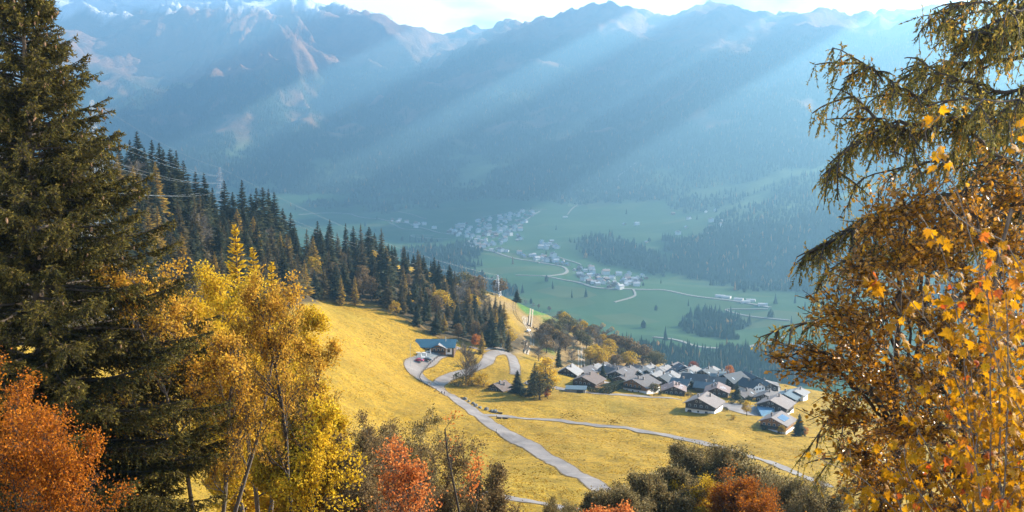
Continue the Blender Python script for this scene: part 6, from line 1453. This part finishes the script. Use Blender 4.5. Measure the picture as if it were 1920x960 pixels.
    p = T0[o] * (1 - f) + T1[o] * f; ax = unit(T1 - T0)[o]; dr = unit(ax * .75 + r.normal(0, .55, (n, 3))); lat = unit(np.cross(dr, r.normal(size=(n, 3)))); up = np.cross(lat, dr); s = r.uniform(.026, .05, n)[:, None]
    lf.cards([(-.26, 0, 0), (0, 1, 0), (.26, 0, 0)], [(0, 1, 2)], p, lat * s, dr * s, up * s, 0, np.clip(TT[o] + r.normal(0, .1, n), 0, 1)); lf.obj('foliage', M_LARF, t)
    return n
print('larch', near_larch())

def near_beech():
    r = np.random.default_rng(8); d0 = 11.6; x, _ = ray(1760, 600.0); x *= d0; g = ground(x, d0)[0] - .3; O = np.array([float(x), d0, g])
    t = thing('beech_tree', 'bushy beech with small glossy orange leaves between the larch and the maple', 'tree', O); segs_ = []; tips = []
    cr = [(1640, 420, 17), (1720, 380, 17.2), (1800, 400, 17), (1600, 500, 16.8), (1680, 500, 16.4), (1760, 480, 16.6), (1860, 440, 17.2), (1560, 590, 16.8), (1640, 600, 16.2), (1730, 600, 16), (1830, 560, 16.4), (1920, 480, 17), (1540, 680, 16.8), (1620, 700, 16.2), (1700, 700, 16), (1800, 690, 16), (1900, 640, 16.4),
          (1570, 780, 16.6), (1660, 800, 16.2), (1760, 800, 16), (1860, 780, 16.2), (1600, 860, 16.6), (1700, 880, 16.4), (1820, 880, 16.2), (1930, 820, 16.4), (1650, 950, 16.6), (1780, 960, 16.4), (1590, 640, 18), (1700, 560, 18.2), (1800, 640, 18.2), (1660, 740, 18.2), (1760, 740, 18.4), (1900, 740, 18.2), (1620, 900, 18), (1470, 690, 16.8), (1505, 655, 16.8), (1445, 668, 16.9), (1900, 560, 18), (1700, 450, 18), (1950, 380, 17.6), (1880, 350, 17.8)]
    cr = [(a_, b_, c_ * .68) for a_, b_, c_ in cr]
    b = MB(); lf = MB(); F0 = np.array([0, 0, 0.]); P0s, P1s, Rs = [], [], []
    for s in range(4):
        a = s * 1.6; P = [np.array([cos(a), sin(a), 0]) * .12]; dv = unit(np.array([cos(a) * .15, sin(a) * .15, 1]))
        for _ in range(12): dv = unit(dv + r.normal(0, .06, 3) + [0, 0, .05]); P.append(P[-1] + dv * .42)
        P = np.array(P); rr_ = np.linspace(.06, .015, 13); b.segs(P[:-1], P[1:], rr_[:-1], rr_[1:], 8)
        segs_.append(P)
    b.obj('trunk', M_BARK, t); ST = np.concatenate(segs_); b = MB(); LP, LD = [], []
    for i, c in enumerate(cr):
        far_ = c[0] < 1520; C_ = pt(*c) - O; j = np.argmin(np.linalg.norm(ST - (C_ - [0, 0, .8]), axis=1)); s = ST[j]; k = 9; tt = np.linspace(0, 1, k)[:, None]; Q = s * (1 - tt) + C_ * tt; Q[:, 2] += .25 * np.sin(tt[:, 0] * pi) ; Q[1:-1] += r.normal(0, .03, (k - 2, 3)); rr_ = np.linspace(.022, .006, k); b.segs(Q[:-1], Q[1:], rr_[:-1], rr_[1:], 5)
        R = .18 if far_ else .44
        for _ in range(9 if far_ else 44):
            q = Q[r.integers(3, k)]; e = C_ + unit(r.normal(size=3)) * R * r.uniform(.3, 1.1) + [0, 0, .05]; m = 6; tt = np.linspace(0, 1, m)[:, None]; W = q * (1 - tt) + e * tt; W[1:] += r.normal(0, .018, (m - 1, 3)); b.segs(W[:-1], W[1:], .005, .003, 3)
            n = r.integers(10, 19); ii = r.uniform(1, m - 1.01, n); ia = ii.astype(int); f = (ii - ia)[:, None]; p = W[ia] * (1 - f) + W[ia + 1 if False else np.minimum(ia + 1, m - 1)] * f
            LP.append(p + r.normal(0, .03, (n, 3))); LD.append(unit(W[-1] - W[0]) + r.normal(0, .6, (n, 3)) + [0, 0, -.3])
    b.obj('branches', M_DTWIG, t); LP = np.concatenate(LP); LD = unit(np.concatenate(LD)); n = len(LP); lat = unit(np.cross(LD, r.normal(size=(n, 3)) + [0, 0, 1.2])); up = np.cross(lat, LD); s = r.uniform(.036, .062, n)[:, None]
    lf.cards(LEAF[0], LEAF[1], LP, lat * s * 1.25, LD * s, up * s * 1.6, 0, np.clip(r.normal(.48, .2, n), 0, 1)); lf.obj('foliage', M_BEECH, t)
    return n
print('beech', near_beech())

MAP = [(0, 0), (.10, .06), (.34, -.02), (.30, .16), (.56, .26), (.40, .38), (.46, .62), (.22, .54), (.14, .72), (0, 1.0), (-.14, .72), (-.22, .54), (-.46, .62), (-.40, .38), (-.56, .26), (-.30, .16), (-.34, -.02), (-.10, .06)]
MAPV = [(0, .34, .07)] + [(x, y, -.10 * abs(x) - .10 * max(0, y - .6)) for x, y in MAP]; MAPF = [(0, 1 + i, 1 + (i + 1) % 18) for i in range(18)]
def near_maple():
    r = np.random.default_rng(14); d0 = 8.6; x, _ = ray(1900, 700.0); x *= d0; g = ground(x, d0)[0] - .3; O = np.array([float(x), d0, g])
    t = thing('maple_tree', 'young maple with large lobed yellow leaves filling the lower corner beside the beech', 'tree', O)
    ST = [[(1990, 1500, 8.6), (1960, 1000, 8.6), (1900, 700, 8.5), (1840, 520, 8.4), (1800, 380, 8.3), (1765, 300, 8.2)], [(1990, 1500, 8.6), (1980, 900, 8.8), (1950, 600, 9), (1900, 460, 9), (1830, 420, 9), (1770, 360, 9.1), (1740, 240, 9.1)], [(1990, 1500, 8.6), (1900, 1000, 8.4), (1820, 800, 8.2), (1760, 640, 8.2), (1700, 560, 8.1), (1660, 520, 8.1)],
          [(1990, 1500, 8.6), (1850, 1050, 8.4), (1760, 900, 8.3), (1700, 780, 8.3), (1670, 690, 8.3)], [(1990, 1500, 8.6), (1800, 1100, 8.2), (1700, 980, 8.2), (1620, 900, 8.2), (1560, 870, 8.2)], [(1990, 1500, 8.6), (1990, 800, 8.2), (1950, 500, 8), (1910, 330, 7.9), (1895, 230, 7.9)],
          [(1990, 1500, 8.6), (1930, 950, 9.4), (1850, 760, 9.6), (1780, 700, 9.7), (1730, 690, 9.7)], [(1990, 1500, 8.6), (1940, 1000, 8.9), (1880, 850, 8.8), (1800, 740, 8.8)], [(1990, 1500, 8.6), (1980, 1000, 8), (1940, 820, 7.8), (1880, 700, 7.7), (1850, 620, 7.6)], [(1990, 1500, 8.6), (1860, 1100, 9.0), (1740, 960, 9.2), (1660, 880, 9.3)],
          [(1990, 1500, 8.6), (1960, 900, 9.3), (1930, 700, 9.6), (1880, 620, 9.7), (1800, 590, 9.7)], [(1990, 1500, 8.6), (1840, 1080, 8.0), (1760, 980, 7.9), (1700, 900, 7.9), (1690, 840, 7.9)]]
    for _ in range(22):
        ue = r.uniform(1640, 1930); ve = r.uniform(560, 960) if ue < 1760 else r.uniform(430, 900); de = r.uniform(7.6, 10); ST.append([(1990, 1500, 8.6), (1900 + (ue - 1900) * .35, 1150, (8.6 + de) / 2), (1925 + (ue - 1925) * .75, ve + 190, de), (ue, ve, de)])
    b = MB(); tb = MB(); LP, LD, PE = [], [], []
    for k, px in enumerate(ST):
        P = poly3(px, .08) - O; n = len(P); P[1:] += np.cumsum(r.normal(0, .003, (n - 1, 3)), 0); rr_ = np.linspace(.020 if k < 2 else .014, .003, n); h = n // 3
        tb.segs(P[:h], P[1:h + 1], rr_[:h], rr_[1:h + 1], 8); b.segs(P[h:-1], P[h + 1:], rr_[h:-1], rr_[h + 1:], 5); dd = unit(np.gradient(P, axis=0))
        lo = int(n * .38)
        for i in range(lo, n, 2):
            low = proj(*(P[i] + O))[1]; den = np.interp(low, [250, 440, 560, 1000], [.2, .45, 1.05, 1.35])
            if r.uniform() < den * .75 or i > n - 3:
                c = unit(dd[i] * .4 + r.normal(0, .7, 3) + [0, 0, .1]); l = r.uniform(.08, .34); m = 5; Q = [P[i]]
                for _ in range(m): c = unit(c + r.normal(0, .1, 3) + [0, 0, -.03]); Q.append(Q[-1] + c * l / m)
                Q = np.array(Q); b.segs(Q[:-1], Q[1:], .004, .0025, 4)
                for j in range(r.integers(4, 9)):
                    q = Q[r.integers(1, m + 1)]; pd = unit(r.normal(0, .8, 3) + [0, -.2, .1]); e = q + pd * r.uniform(.04, .09); PE.append((q, e)); LP.append(e); LD.append(unit(pd * .45 + r.normal(0, .35, 3) + [0, 0, -.75]))
    tb.obj('trunk', M_TWIG, t); a = np.array([p[0] for p in PE]); c = np.array([p[1] for p in PE]); b.segs(a, c, .0015, .0012, 3); b.obj('branches', M_TWIG, t)
    LP = np.array(LP); LD = np.array(LD); n = len(LP); nr = unit(r.normal(0, .75, (n, 3)) + [.25, -.75, .5]); lat = unit(np.cross(LD, nr)); up = np.cross(lat, LD); s = r.uniform(.045, .105, n)[:, None]
    lf = MB(); lf.cards(MAPV, MAPF, LP, lat * s, LD * s, up * s * r.uniform(.4, 2.2, n)[:, None], 0, np.where(r.uniform(0, 1, n) < .06, r.uniform(.9, 1, n), np.clip(r.normal(.5, .2, n), 0, .86))); lf.obj('foliage', M_MAPLE, t)
    return n
print('maple', near_maple())
